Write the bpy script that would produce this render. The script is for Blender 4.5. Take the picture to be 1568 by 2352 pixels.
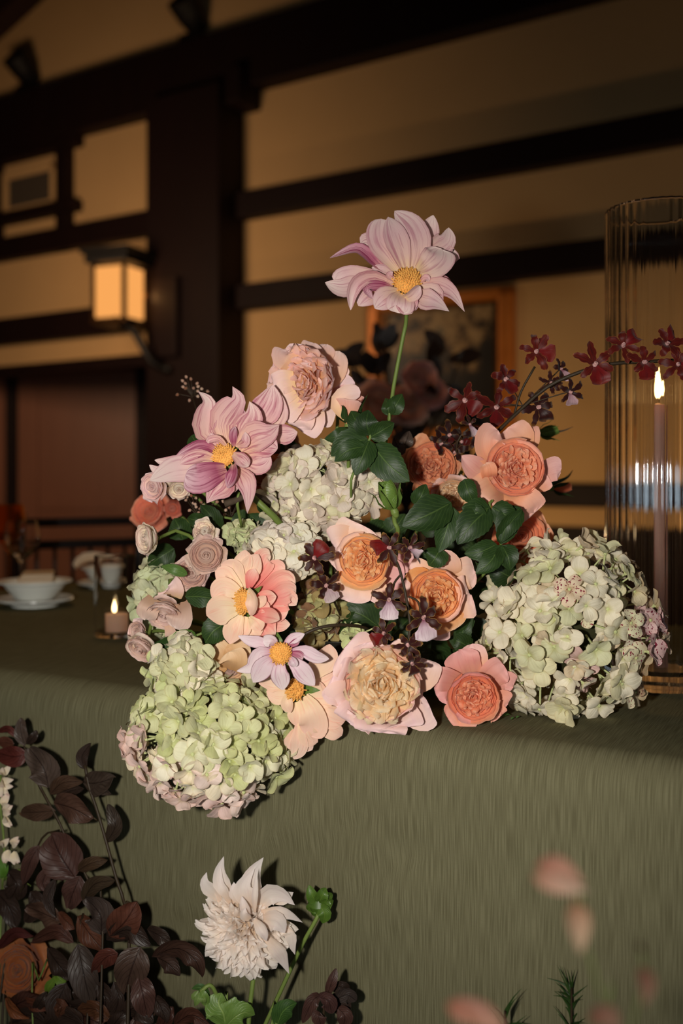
import bpy, math, random
from math import sin, cos, pi, radians, sqrt
from mathutils import Vector as V, Matrix, noise

# ---------------------------------------------------------------- camera, world, lights
F, CX, HY, ZC = 2287.0, 784.0, 1083.0, 1.03      # focal length in px of the 1568x2352 frame, horizon row, eye height
scene = bpy.context.scene
col = scene.collection
for o in list(bpy.data.objects): bpy.data.objects.remove(o)

cam = bpy.data.cameras.new('camera'); cam_o = bpy.data.objects.new('camera', cam); col.objects.link(cam_o)
cam_o.location = (0, 0, ZC); cam_o.rotation_euler = (pi/2, 0, 0)
cam.sensor_fit = 'VERTICAL'; cam.sensor_height = 36; cam.sensor_width = 24
cam.lens = 36*F/2352; cam.shift_y = -(1176-HY)/2352
cam.dof.use_dof = True; cam.dof.focus_distance = 1.10; cam.dof.aperture_fstop = 3.0
cam.clip_start = .02
scene.camera = cam_o

scene.view_settings.view_transform = 'Standard'; scene.view_settings.look = 'None'
scene.view_settings.gamma = 1.0; scene.view_settings.use_curve_mapping = False
scene.view_settings.exposure = 0.0
scene.cycles.use_denoising = True
scene.cycles.max_bounces = 10; scene.cycles.transmission_bounces = 10; scene.cycles.transparent_max_bounces = 16
scene.cycles.sample_clamp_indirect = 4.0

world = bpy.data.worlds.new('world'); scene.world = world; world.use_nodes = True
world.node_tree.nodes['Background'].inputs[0].default_value = (1.0, .55, .24, 1)
world.node_tree.nodes['Background'].inputs[1].default_value = .012

def lamp(name, kind, loc, power, color, size=.05, target=None, **kw):
    l = bpy.data.lights.new(name, kind); l.energy = power; l.color = color
    if kind == 'AREA': l.size = size
    else: l.shadow_soft_size = size
    for k, v in kw.items(): setattr(l, k, v)
    o = bpy.data.objects.new(name, l); col.objects.link(o); o.location = loc
    if target is not None: o.rotation_euler = (V(target)-V(loc)).to_track_quat('-Z', 'Y').to_euler()
    return o
# the photographer's flash, left of the upright camera
lamp('camera_flash', 'SPOT', (-.17, .02, ZC-.005), 48, (1.0, .95, .86), .022, (-.075, 1.1, ZC-.14), spot_size=radians(80), spot_blend=.95)
# warm fill lights without fixtures, placed out of view
lamp('hall_fill', 'AREA', (3.0, 4.5, 1.0), 10, (1.0, .67, .36), .8, (1.4, 6.2, 1.5))
lamp('hall_fill', 'AREA', (-2.3, 5.4, 2.2), 36, (1.0, .68, .42), .8, (-2.6, 9.4, 1.5))  # added to brighten the door
lamp('hall_fill', 'POINT', (.52, 5.15, .72), 17, (1.0, .66, .33), .03)  # bare light added behind the bouquet to brighten the back wall
lamp('table_fill', 'AREA', (-.7, 2.3, 3.3), 8, (1.0, .60, .28), .8, (-.7, 2.2, 0))  # added low over the table end to warm the tabletop

# ---------------------------------------------------------------- helpers
def lin(c):
    return tuple(((x/255+.055)/1.055)**2.4 if x/255 > .04045 else x/255/12.92 for x in c)
def rgba(c): return (*lin(c), 1)
def P(px, py, Y): return V(((px-CX)/F*Y, Y, ZC-(py-HY)/F*Y))
def link(o, parent=None):
    col.objects.link(o)
    if parent is not None: o.parent = parent
    return o
def thing(name, label, cat, loc, group=None):
    o = bpy.data.objects.new(name, None); o.empty_display_size = .01; link(o); o.location = loc
    o['label'] = label; o['category'] = cat
    if group: o['group'] = group
    return o
def tag(o, label, cat, group=None):
    o['label'] = label; o['category'] = cat
    if group: o['group'] = group
    return o
def root_off(parent):
    v = V((0, 0, 0))
    while parent is not None: v += parent.location; parent = parent.parent
    return v
def mesh_obj(name, verts, faces, mat, parent=None, uvs=None, smooth=True, color=None, kind=None):
    """verts in world coordinates; parent empties are never rotated"""
    off = root_off(parent)
    me = bpy.data.meshes.new(name)
    me.from_pydata([tuple(v-off) for v in verts], [], faces)
    if uvs is not None:
        lay = me.uv_layers.new(name='UVMap')
        flat = []
        for p in me.polygons:
            for vi in p.vertices: flat += uvs[vi]
        lay.data.foreach_set('uv', flat)
    if smooth: me.polygons.foreach_set('use_smooth', [True]*len(me.polygons))
    if mat: me.materials.append(mat)
    o = bpy.data.objects.new(name, me); link(o, parent)
    if color is not None: o.color = (*color, 1)
    if kind: o['kind'] = kind
    return o
class MB:
    def __init__(s): s.v = []; s.f = []; s.uv = []
    def add(s, v, f, uv=None):
        n = len(s.v); s.v += v; s.f += [tuple(i+n for i in q) for q in f]; s.uv += uv if uv else [(0, 0)]*len(v)
    def obj(s, name, mat, parent=None, **k): return mesh_obj(name, s.v, s.f, mat, parent, s.uv, **k)
def box_geo(c, ax, ay, az):
    """box from centre and three half-axis vectors"""
    v = [c+ax*i+ay*j+az*k for i in (-1, 1) for j in (-1, 1) for k in (-1, 1)]
    return v, [(0, 1, 3, 2), (4, 6, 7, 5), (0, 4, 5, 1), (2, 3, 7, 6), (0, 2, 6, 4), (1, 5, 7, 3)]
def bevel(o, w=.006, seg=2):
    m = o.modifiers.new('bevel', 'BEVEL'); m.width = w; m.segments = seg; m.limit_method = 'ANGLE'; return o
def lathe_geo(c, prof, n=32, ribs=0, depth=0, a0=0):
    v = []; f = []; q = []
    for k, (a, b) in enumerate(zip(prof, prof[1:])):                 # support loops keep long sides straight under smooth shading
        L = sqrt((a[0]-b[0])**2+(a[1]-b[1])**2); e = .0006/max(L, 1e-6)
        q.append(a)
        if e < .2: q += [(a[0]+(b[0]-a[0])*e, a[1]+(b[1]-a[1])*e), (b[0]-(b[0]-a[0])*e, b[1]-(b[1]-a[1])*e)]
    prof = q+[prof[-1]]
    for r, z in prof:
        for i in range(n):
            a = 2*pi*i/n+a0
            rr = r+(depth*cos(ribs*a) if ribs and r > .02 else 0)
            v.append(c+V((rr*cos(a), rr*sin(a), z)))
    for k in range(len(prof)-1):
        for i in range(n):
            j = (i+1) % n
            f.append((k*n+i, k*n+j, (k+1)*n+j, (k+1)*n+i))
    return v, f
def catmull(pts, n, ts=None):
    pts = [V(p) for p in pts]
    if len(pts) == 2: pts = [pts[0], (pts[0]+pts[1])/2, pts[1]]
    q = [pts[0]*2-pts[1]]+pts+[pts[-1]*2-pts[-2]]
    m = len(pts)-1; out = []
    for i in range(n+1):
        t = (ts[i] if ts else i/n)*m; k = min(int(t), m-1); t -= k
        a, b, c, d = q[k:k+4]
        out.append(.5*(2*b+(c-a)*t+(2*a-5*b+4*c-d)*t*t+(3*b-a-3*c+d)*t**3))
    return out
def tube_geo(pts, r0, r1=None, n=6, seg=None):
    r1 = r0 if r1 is None else r1
    sp = catmull(pts, seg or max(4, 3*(len(pts)-1)))
    v = []; f = []; side = None
    for i, p in enumerate(sp):
        t = (sp[min(i+1, len(sp)-1)]-sp[max(i-1, 0)]).normalized()
        if side is None: side = t.cross(V((.3, 1, .2))).normalized()
        side = (side-t*side.dot(t)).normalized(); b = t.cross(side)
        r = r0+(r1-r0)*i/(len(sp)-1)
        for k in range(n): v.append(p+(side*cos(2*pi*k/n)+b*sin(2*pi*k/n))*r)
    for i in range(len(sp)-1):
        for k in range(n):
            j = (k+1) % n
            f.append((i*n+k, i*n+j, (i+1)*n+j, (i+1)*n+k))
    f.append(tuple(range(n))); f.append(tuple(range((len(sp)-1)*n, len(sp)*n)))
    return v, f
def tube(name, pts, r0, mat, parent=None, r1=None, **k):
    v, f = tube_geo(pts, r0, r1); return mesh_obj(name, v, f, mat, parent, [(0, i/len(v)) for i in range(len(v))], **k)

# width profiles along a petal or leaf, v = 0 at the base, 1 at the tip
PROF = {
 'dahlia': lambda v: (.30+.70*min(1, v/.45)**.8)*(1 if v < .5 else max(0, 1-((v-.5)/.5)**2.0)**.85),
 'spear':  lambda v: (.35+.65*min(1, v/.35))*(1 if v < .4 else max(0, 1-((v-.4)/.6)**1.25)),
 'round':  lambda v: (.42+.58*sin(min(1, v/.62)*pi/2))*(1 if v < .66 else sqrt(max(0, 1-((v-.66)/.34)**2.4))),
 'guard':  lambda v: (.72+.28*sin(min(1, v/.6)*pi/2))*(1 if v < .62 else sqrt(max(0, 1-((v-.62)/.38)**2.6))),
 'leaf':   lambda v: max(.02, sin(pi*min(1, v**.82))**.75*(1-.22*v)*1.05 if v < .999 else .0),
 'plum':   lambda v: max(.02, sin(pi*min(1, v**.9))**.62 if v < .999 else .0),
 'wavy':   lambda v: max(.05, sin(pi*min(1, (v*.93+.03)))**.7*(1+.2*sin(v*17))),
 'sepal': lambda v: (.22+.78*sin(min(1, v/.52)*pi/2)**.9)*(1 if v < .52 else sqrt(max(0, 1-((v-.52)/.48)**2.2))),
 'lip':    lambda v: (.25+.75*min(1, v/.55)**1.5)*(1 if v < .6 else sqrt(max(0, 1-((v-.6)/.4)**3)))*(1+.08*sin(v*25)),
 'needle': lambda v: max(.05, 1-v*.9),
}
def ribbon_geo(pts, w, prof='dahlia', roll=0., twist=0., cup=0., hint=V((0, -1, 0)), nu=6, nv=9, ruf=0., seed=0, tooth=0., ridge=.016, frill=0.):
    """a petal or leaf surface along a spine: cup > 0 lifts the edges towards the hint side"""
    ts = [1-(1-i/nv)**1.45 for i in range(nv+1)]
    sp = catmull(pts, nv, ts); pf = PROF[prof] if isinstance(prof, str) else prof
    rnd = random.Random(seed); ph = rnd.random()*7
    v = []; uv = []; f = []
    for i, p in enumerate(sp):
        t = ts[i]
        T = (sp[min(i+1, nv)]-sp[max(i-1, 0)])
        T = T.normalized() if T.length > 1e-9 else V((0, 0, 1))
        N = hint-T*hint.dot(T)
        if N.length < .12: N = N+V((0, 0, .2))-T*T.z*.2
        N.normalize(); S = T.cross(N).normalized()
        a = roll+twist*t
        N2 = N*cos(a)+S*sin(a); S2 = S*cos(a)-N*sin(a)
        hw = w*.5*pf(t)
        if frill: hw *= 1+frill*(.6*sin(ph*3+t*14)+.4*sin(ph+t*31))*t
        if tooth: hw *= 1+tooth*(1 if i % 2 else -1)
        for j in range(nu+1):
            u = 2*j/nu-1
            au = abs(u)
            z = cup*hw*u*u+ruf*w*(.5*sin(ph+5*t+u*3)*au*t+.5*sin(ph*2+t*11)*u*t)+ridge*w*cos(2.6*pi*u+ph*.3)*(1-t**3)+frill*w*.5*sin(ph+u*9)*t**5
            v.append(p+S2*(hw*u)+N2*z); uv.append((j/nu, t))
    for i in range(nv):
        for j in range(nu):
            a = i*(nu+1)+j; f.append((a, a+1, a+nu+2, a+nu+1))
    return v, f, uv
def ribbon(name, pts, w, mat, parent, color=None, **k):
    v, f, uv = ribbon_geo(pts, w, **k)
    return mesh_obj(name, v, f, mat, parent, uv, color=color)
class Zoom:
    """reads points noted on an enlarged crop of the photograph and puts them at a real distance"""
    def __init__(s, ox, oy, sc, Y): s.ox, s.oy, s.sc, s.Y = ox, oy, sc, Y
    def p(s, x, y, d=0.): return P(s.ox+x/s.sc, s.oy+y/s.sc, s.Y+d*.01)      # d: cm away from the eye
    def w(s, w): return w/s.sc/F*s.Y
    def pts(s, a): return [s.p(*q) for q in a]

# ---------------------------------------------------------------- materials
class NT:
    def __init__(s, name):
        s.m = bpy.data.materials.new(name); s.m.use_nodes = True; s.t = s.m.node_tree; s.t.nodes.clear()
        s.out = s.t.nodes.new('ShaderNodeOutputMaterial')
    def n(s, typ, **k):
        x = s.t.nodes.new('ShaderNode'+typ)
        for a, b in k.items(): setattr(x, a, b)
        return x
    def set(s, sock, v):
        if isinstance(v, bpy.types.NodeSocket): s.t.links.new(v, sock)
        else: sock.default_value = v
    def math(s, op, a, b=0., c=None):
        x = s.n('Math', operation=op); s.set(x.inputs[0], a); s.set(x.inputs[1], b)
        if c is not None: s.set(x.inputs[2], c)
        return x.outputs[0]
    def mix(s, fac, a, b, mode='MIX'):
        x = s.n('Mix', data_type='RGBA', blend_type=mode); s.set(x.inputs[0], fac); s.set(x.inputs[6], a); s.set(x.inputs[7], b); return x.outputs[2]
    def ramp(s, fac, stops, interp='LINEAR'):
        x = s.n('ValToRGB'); s.set(x.inputs[0], fac); r = x.color_ramp; r.interpolation = interp
        while len(r.elements) < len(stops): r.elements.new(.5)
        for e, (p, c) in zip(r.elements, stops): e.position = p; e.color = c
        return x.outputs[0]
    def noise(s, vec, scale, detail=2., rough=.5):
        x = s.n('TexNoise'); 
        if vec is not None: s.t.links.new(vec, x.inputs['Vector'])
        x.inputs['Scale'].default_value = scale; x.inputs['Detail'].default_value = detail; x.inputs['Roughness'].default_value = rough
        return x.outputs[0]
    def xyz(s, a, b, c):
        x = s.n('CombineXYZ')
        for k, q in enumerate((a, b, c)): s.set(x.inputs[k], q)
        return x.outputs[0]
    def sep(s, vec):
        x = s.n('SeparateXYZ'); s.t.links.new(vec, x.inputs[0]); return x.outputs
    def bsdf(s, color, rough=.6, spec=.3, metal=0., trans=0., normal=None, sheen=0.):
        b = s.n('BsdfPrincipled'); s.set(b.inputs['Base Color'], color); s.set(b.inputs['Roughness'], rough)
        b.inputs['Specular IOR Level'].default_value = spec; b.inputs['Metallic'].default_value = metal
        if sheen: b.inputs['Sheen Weight'].default_value = sheen
        if normal is not None: s.t.links.new(normal, b.inputs['Normal'])
        sh = b.outputs[0]
        if trans:
            t = s.n('BsdfTranslucent'); s.set(t.inputs[0], color)
            m = s.n('MixShader'); m.inputs[0].default_value = trans
            s.t.links.new(sh, m.inputs[1]); s.t.links.new(t.outputs[0], m.inputs[2]); sh = m.outputs[0]
        s.t.links.new(sh, s.out.inputs[0]); return b
    def bump(s, h, strength=.3, dist=.001):
        b = s.n('Bump'); b.inputs['Strength'].default_value = strength; b.inputs['Distance'].default_value = dist
        s.t.links.new(h, b.inputs['Height']); return b.outputs[0]
def mat_plain(name, c, rough=.6, spec=.3, metal=0., grain=0., scale=8., stretch=(1, 1, 1)):
    n = NT(name); color = rgba(c)
    if grain:
        tc = n.n('TexCoord'); mp = n.n('Mapping'); mp.inputs['Scale'].default_value = stretch
        n.t.links.new(tc.outputs['Object'], mp.inputs[0])
        k = n.noise(mp.outputs[0], scale, 4.)
        color = n.mix(k, tuple(x*(1-grain) for x in lin(c))+(1,), tuple(min(1, x*(1+grain)) for x in lin(c))+(1,))
    n.bsdf(color, rough, spec, metal); return n.m
def mat_petal(name, stops, streak=None, edge=None, rough=.55, trans=.22, spots=None, bumps=.25, rim=None, freq=11.):
    """colour runs from base to tip; streaks and rims follow the petal's own veins; the object's colour tints it"""
    n = NT(name)
    uv = n.n('UVMap'); u, v, _ = n.sep(uv.outputs[0]); oi = n.n('ObjectInfo'); rnd = oi.outputs['Random']
    jit = n.math('MULTIPLY', n.math('SUBTRACT', rnd, .5), .16)
    c = n.ramp(n.math('ADD', v, jit), [(p, rgba(q)) for p, q in stops])
    vein = n.noise(n.xyz(n.math('MULTIPLY', u, freq), n.math('MULTIPLY', v, 1.1), n.math('MULTIPLY', rnd, 40.)), 1.0, 3., .6)
    if streak:
        sc, amt, lo, hi = streak
        k = n.n('MapRange'); n.set(k.inputs[0], vein); k.inputs[1].default_value = lo; k.inputs[2].default_value = hi
        c = n.mix(n.math('MULTIPLY', k.outputs[0], amt), c, rgba(sc))
    if edge:
        ec, wd, amt = edge
        e = n.math('ABSOLUTE', n.math('SUBTRACT', n.math('MULTIPLY', u, 2.), 1.))
        k = n.n('MapRange'); n.set(k.inputs[0], e); k.inputs[1].default_value = 1-wd; k.inputs[2].default_value = 1.
        c = n.mix(n.math('MULTIPLY', k.outputs[0], amt), c, rgba(ec))
    if rim:
        k = n.n('MapRange'); n.set(k.inputs[0], v); k.inputs[1].default_value = 1-rim[1]; k.inputs[2].default_value = 1.
        c = n.mix(n.math('MULTIPLY', k.outputs[0], rim[2]), c, rgba(rim[0]))
    if spots:
        sc, size, th = spots
        k = n.noise(n.xyz(n.math('MULTIPLY', u, size), n.math('MULTIPLY', v, size), n.math('MULTIPLY', rnd, 60.)), 1., 1.)
        q = n.n('MapRange'); n.set(q.inputs[0], k); q.inputs[1].default_value = th; q.inputs[2].default_value = th+.04
        c = n.mix(q.outputs[0], c, rgba(sc))
    c = n.mix(1., c, oi.outputs['Color'], 'MULTIPLY')
    n.bsdf(c, rough, .25, 0, trans, n.bump(vein, bumps, .0012), sheen=.15); return n.m
def mat_leaf(name, dark, light, rough=.38, spec=.5, trans=.08, veins=9., vein_c=None, bumps=.6):
    n = NT(name); uv = n.n('UVMap'); u, v, _ = n.sep(uv.outputs[0]); oi = n.n('ObjectInfo'); rnd = oi.outputs['Random']
    a = n.math('ABSOLUTE', n.math('SUBTRACT', u, .5))
    ph = n.math('SUBTRACT', n.math('MULTIPLY', v, veins), n.math('MULTIPLY', a, veins*.9))
    w = n.math('ABSOLUTE', n.math('SUBTRACT', n.math('FRACT', ph), .5))            # 0 on the side veins
    side = n.n('MapRange'); n.set(side.inputs[0], w); side.inputs[1].default_value = .0; side.inputs[2].default_value = .14; side.inputs[3].default_value = 1; side.inputs[4].default_value = 0
    mid = n.n('MapRange'); n.set(mid.inputs[0], a); mid.inputs[1].default_value = .008; mid.inputs[2].default_value = .03; mid.inputs[3].default_value = 1; mid.inputs[4].default_value = 0
    k = n.noise(n.xyz(n.math('MULTIPLY', u, 3.), n.math('MULTIPLY', v, 4.), n.math('MULTIPLY', rnd, 50.)), 1.5, 4.)
    c = n.mix(k, rgba(dark), rgba(light))
    vc = rgba(vein_c or light)
    c = n.mix(n.math('MULTIPLY', side.outputs[0], .35), c, vc); c = n.mix(n.math('MULTIPLY', mid.outputs[0], .8), c, vc)
    c = n.mix(1., c, oi.outputs['Color'], 'MULTIPLY')
    h = n.math('SUBTRACT', n.math('MULTIPLY', k, .5), n.math('ADD', n.math('MULTIPLY', side.outputs[0], .5), mid.outputs[0]))
    n.bsdf(c, rough, spec, 0, trans, n.bump(h, bumps, .0007)); return n.m
def mat_emit(name, c, s):
    n = NT(name); e = n.n('Emission'); e.inputs[0].default_value = rgba(c); e.inputs[1].default_value = s
    n.t.links.new(e.outputs[0], n.out.inputs[0]); return n.m
def mat_glass(name, tint=(1, 1, 1), rough=0., ior=1.45):
    n = NT(name); g = n.n('BsdfGlass'); g.inputs['Color'].default_value = (*tint, 1); g.inputs['Roughness'].default_value = rough; g.inputs['IOR'].default_value = ior
    n.t.links.new(g.outputs[0], n.out.inputs[0]); return n.m

M = {}
M['wall'] = mat_plain('cream_plaster', (205, 166, 116), .9, .1, grain=.06, scale=3)
M['timber'] = mat_plain('dark_timber', (26, 11, 9), .6, .2, grain=.3, scale=6, stretch=(1, 1, .2))
M['doorwood'] = mat_plain('door_wood', (138, 88, 64), .42, .4, grain=.15, scale=4, stretch=(6, 6, .5))
M['grille'] = mat_plain('grey_grille', (84, 74, 64), .6, .3)
M['black'] = mat_plain('black_metal', (12, 9, 8), .5, .4)
M['bronze'] = mat_plain('bronze', (70, 45, 22), .35, .5, .8)
M['gold'] = mat_plain('gilt_frame', (190, 112, 40), .4, .5, .35, grain=.15, scale=20)
M['floor'] = mat_plain('floor_wood', (70, 42, 26), .4, .4, grain=.3, scale=4, stretch=(1, 8, 1))
M['ceramic'] = mat_plain('white_ceramic', (240, 240, 232), .25, .5)
M['napkin'] = mat_plain('beige_napkin', (215, 190, 160), .9, .1, grain=.05, scale=60)
M['chairwood'] = mat_plain('dark_chair_wood', (26, 14, 11), .4, .4)
M['glass'] = mat_glass('clear_glass', (1, 1, 1), .02)
M['ribglass'] = mat_glass('ribbed_glass', (1, 1, 1), .03)
n = NT('blush_wax'); n.bsdf(rgba((236, 190, 168)), .5, .4, trans=.45); M['wax'] = n.m
n = NT('white_wax'); n.bsdf(rgba((246, 222, 206)), .5, .4, trans=.6); M['waxwhite'] = n.m
M['flame'] = mat_emit('candle_flame', (255, 205, 130), 34.)
M['pane'] = mat_emit('lit_lantern_pane', (255, 172, 92), .95)
M['wick'] = mat_plain('wick', (20, 15, 12), .9)

n = NT('olive_tablecloth')
uv = n.n('UVMap'); u, v, _ = n.sep(uv.outputs[0])
rib = n.noise(n.xyz(n.math('MULTIPLY', u, 1150.), n.math('MULTIPLY', v, 26.), 0.), 1., 0., .5)
slub = n.noise(n.xyz(n.math('MULTIPLY', u, 60.), n.math('MULTIPLY', v, 3.), 3.), 1., 2.)
weft = n.noise(n.xyz(n.math('MULTIPLY', u, 120.), n.math('MULTIPLY', v, 700.), 5.), 1., 1.)
c = n.ramp(rib, [(.32, rgba((95, 91, 68))), (.68, rgba((118, 114, 88)))])
c = n.mix(n.math('MULTIPLY', slub, .12), c, rgba((118, 106, 84)))
c = n.mix(n.math('MULTIPLY', weft, .2), c, rgba((84, 84, 60)))
n.bsdf(c, .95, .03, 0, 0, n.bump(rib, .25, .0005)); M['cloth'] = n.m

# ---------------------------------------------------------------- the room
WP0 = V((-.997, 7.5, 0)); WR = V((.8415, -.5402, 0)); WN = V((-.5402, -.8415, 0))
def wall_sz(px, py):
    k = (px-CX)/F; s = (k*WP0.y-WP0.x)/(WR.x-k*WR.y); Y = WP0.y+WR.y*s
    return s, ZC-(py-HY)/F*Y
def wpt(s, z, d=0.): return WP0+WR*s+V((0, 0, z))+WN*d
def wbox_geo(s0, s1, z0, z1, d0, d1):
    return box_geo(wpt((s0+s1)/2, (z0+z1)/2, (d0+d1)/2), WR*((s1-s0)/2), V((0, 0, (z1-z0)/2)), WN*((d1-d0)/2))
def struct(name, geo, mat, parent=None, smooth=False):
    o = mesh_obj(name, geo[0], geo[1], mat, parent, None, smooth)
    if parent is None: o['kind'] = 'structure'
    return o
S = lambda px: wall_sz(px, 0)[0]
Zw = lambda px, py: wall_sz(px, py)[1]
sl, sr = S(398), S(561)
zdoor = Zw(195, 828)
struct('wall_back', wbox_geo(sr-.1, 5.2, 0, 7.5, -.15, 0), M['wall'])
struct('wall_back_left', wbox_geo(-6, sr-.1, zdoor, 7.5, -.15, 0), M['wall'])
struct('floor', box_geo(V((0, 4, -.05)), V((9, 0, 0)), V((0, 9, 0)), V((0, 0, .05))), M['floor'])
struct('ceiling', box_geo(V((0, 4, 7.55)), V((9, 0, 0)), V((0, 9, 0)), V((0, 0, .05))), M['timber'])
nb = [0]
def beam(s0, s1, z0, z1, d=.12):
    nb[0] += 1
    return bevel(struct(f'trim_{nb[0]}', wbox_geo(s0, s1, z0, z1, .001, d), M['timber']), .01)
ztop = (Zw(0, 242)+Zw(435, 117)+Zw(784, 17))/3; zbot = (Zw(170, 317)+Zw(784, 167)+Zw(1434, 0))/3
beam(-6, 5.2, zbot, ztop, .16)                                                        # great plate beam
beam(sl, sr, 0, zbot+.02, .30)                                                        # main post
beam(S(566), S(600), zbot-.14, zbot+.12, .26)                                         # bracket right of the post
beam(sr, 5.2, (Zw(565, 510)+Zw(1064, 424)+Zw(1568, 337))/3, (Zw(565, 450)+Zw(1064, 356)+Zw(1568, 257))/3)
beam(sr, 5.2, (Zw(557, 715)+Zw(1389, 628))/2, (Zw(555, 660)+Zw(1389, 555))/2)
beam(-6, sl, (Zw(0, 602)+Zw(400, 542))/2, (Zw(170, 522)+Zw(400, 485))/2)
beam(-6, sl, (Zw(0, 794)+Zw(383, 760))/2, (Zw(0, 739)+Zw(332, 697))/2)
beam(-6, sl, zdoor-.10, zdoor, .1)
beam(sr, 5.2, Zw(1340, 1165), Zw(1340, 1112), .06)                                   # chair rail
struct('wall_back_wainscot', wbox_geo(sr, 5.2, 0, Zw(1340, 1209), 0, .05), M['timber'])
struct('wall_front', box_geo(V((0, -3.3, 3.75)), V((9, 0, 0)), V((0, .06, 0)), V((0, 0, 3.75))), M['timber'])
M['dusk'] = mat_emit('dusk_window_pane', (196, 214, 226), 4.5)
for i in range(4):
    x = -2.4+1.6*i
    w_ = struct(f'window_{i+1}', box_geo(V((x, -3.22, .93)), V((.74, 0, 0)), V((0, .012, 0)), V((0, 0, .13))), M['dusk'])
    for q in ((x, 1.08, .78, .03), (x, .78, .78, .03)): struct('window_frame', box_geo(V((q[0], -3.2, q[1])), V((q[2], 0, 0)), V((0, .04, 0)), V((0, 0, q[3]))), M['timber'], w_)
    for xx in (x-.76, x, x+.76): struct('window_mullion', box_geo(V((xx, -3.2, .93)), V((.03, 0, 0)), V((0, .04, 0)), V((0, 0, .13))), M['timber'], w_)
# small grid of timbers round the vent
beam(S(147), S(172), (Zw(0, 602)+Zw(400, 542))/2, zbot, .10)
beam(S(-20), S(12), (Zw(0, 602)+Zw(400, 542))/2, zbot, .10)
beam(S(-20), S(195), Zw(100, 362)-.0, Zw(100, 339)+.03, .13)
beam(S(-20), S(192), Zw(100, 505), Zw(100, 480), .13)
vent = thing('wall_vent', 'dark grille in a pale frame high on the wall among timbers', 'vent', wpt(S(78), Zw(78, 440), .02))
m = MB(); s0, s1, z0, z1 = S(8), S(140), Zw(75, 488), Zw(75, 385)
for q in ((s0, s1, z0, z0+.07), (s0, s1, z1-.07, z1), (s0, s0+.1, z0, z1), (s1-.1, s1, z0, z1)): m.add(*wbox_geo(*q, .0, .03))
m.obj('vent_frame', M['wall'], vent, smooth=False)
m = MB(); m.add(*wbox_geo(s0+.09, s1-.09, z0+.06, z1-.06, .002, .006)); m.obj('backing', M['black'], vent, smooth=False)
for i in range(12):
    zz = z0+.07+(z1-z0-.14)*(i+.5)/12
    v_, f_ = box_geo(wpt((s0+s1)/2, zz, .016), WR*((s1-s0)/2-.1), V((0, 0, .008)), WN*.008)
    mesh_obj('slat', v_, f_, M['grille'], vent, smooth=False)
# sloping rafter in the top left corner
a, b = P(-60, 130, 7.0), P(330, -230, 6.0)
d = (b-a).normalized(); nrm = d.cross(V((0, 1, 0))).normalized()
struct('trim_rafter', box_geo((a+b)/2-nrm*(.36 if nrm.x > 0 else -.36), d*1.6, nrm*.33, V((0, .12, 0))), M['timber'])
# doorway wall and door seen below the left beams
YD = 9.45
def dbox(x0, x1, y0, y1, d0, d1):
    a, b = P(x0, y1, YD), P(x1, y0, YD)
    return box_geo(V(((a.x+b.x)/2, YD+(d0+d1)/2, (a.z+b.z)/2)), V(((b.x-a.x)/2, 0, 0)), V((0, (d1-d0)/2, 0)), V((0, 0, (b.z-a.z)/2)))
zf = HY+ZC*F/YD
struct('wall_doorway', dbox(-900, 700, 300, zf, .06, .16), M['timber'])
struct('trim_lintel', dbox(-300, 420, 700, 850, -.06, .06), M['timber'])
door = struct('door_1', dbox(45, 316, 850, zf, -.02, .05), M['doorwood'])
for k in (0, 1):
    struct('door_stile', dbox(45+k*225, 91+k*225, 851, zf, -.045, -.02), M['doorwood'], door)
struct('door_rail', dbox(92, 269, 851, 885, -.04, -.02), M['doorwood'], door)
struct('door_rail', dbox(92, 269, 1130, 1170, -.04, -.02), M['doorwood'], door)
door = struct('door_2', dbox(-260, 20, 850, zf, -.02, .05), M['doorwood'])
struct('trim_jamb', dbox(20, 45, 845, zf, -.1, .06), M['timber'])
struct('trim_jamb', dbox(316, 400, 845, zf, -.1, .06), M['timber'])

# wall sconce
sc_s, sc_t, sc_b = S(386), Zw(386, 645), Zw(386, 752)
con = thing('wall_lantern', 'lit square lantern sconce with amber panes on the dark post', 'lantern', wpt(sc_s, sc_b, .5))
hw = (S(432)-S(340))/2*.62; cz = (sc_t+sc_b)/2; hh = (sc_t-sc_b)/2
C0 = wpt(sc_s, cz, .52)
A_, B_ = V((.93, -.37, 0)), V((-.37, -.93, 0))
for sx, sy in ((1, 0), (-1, 0), (0, 1), (0, -1)):
    dirv = A_*sx+B_*sy; tv = A_*sy+B_*sx
    mesh_obj('lantern_pane', *box_geo(C0+dirv*hw, dirv*.004, tv*(hw-.015), V((0, 0, hh))), M['pane'], con, smooth=False)
for sx in (-1, 1):
    for sy in (-1, 1):
        mesh_obj('corner_bar', *box_geo(C0+A_*sx*hw+B_*sy*hw, A_*.014, B_*.014, V((0, 0, hh+.02))), M['bronze'], con, smooth=False)
bevel(mesh_obj('cap', *box_geo(C0+V((0, 0, hh+.055)), A_*(hw+.05), B_*(hw+.05), V((0, 0, .028))), M['black'], con, smooth=False))
bevel(mesh_obj('roof_plate', *box_geo(C0+V((0, 0, hh+.11)), A_*(hw+.075), B_*(hw+.075), V((0, 0, .02))), M['black'], con, smooth=False))
bevel(mesh_obj('base_plate', *box_geo(C0-V((0, 0, hh+.03)), A_*(hw+.02), B_*(hw+.02), V((0, 0, .02))), M['bronze'], con, smooth=False))
bevel(mesh_obj('back_plate', *wbox_geo(S(425), S(478), Zw(450, 830), Zw(450, 655), .30, .36), M['timber'], con, smooth=False))
mesh_obj('bracket_arm', *tube_geo([wpt(S(455), cz-.55, .34), wpt(S(440), cz-.5, .44), wpt(S(415), cz-hh-.1, .50), C0-V((0, 0, hh+.03))], .03), M['black'], con)
lamp('lantern_bulb', 'POINT', wpt(sc_s+.12, cz, .395), .9, (1, .5, .16), .02)
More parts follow.
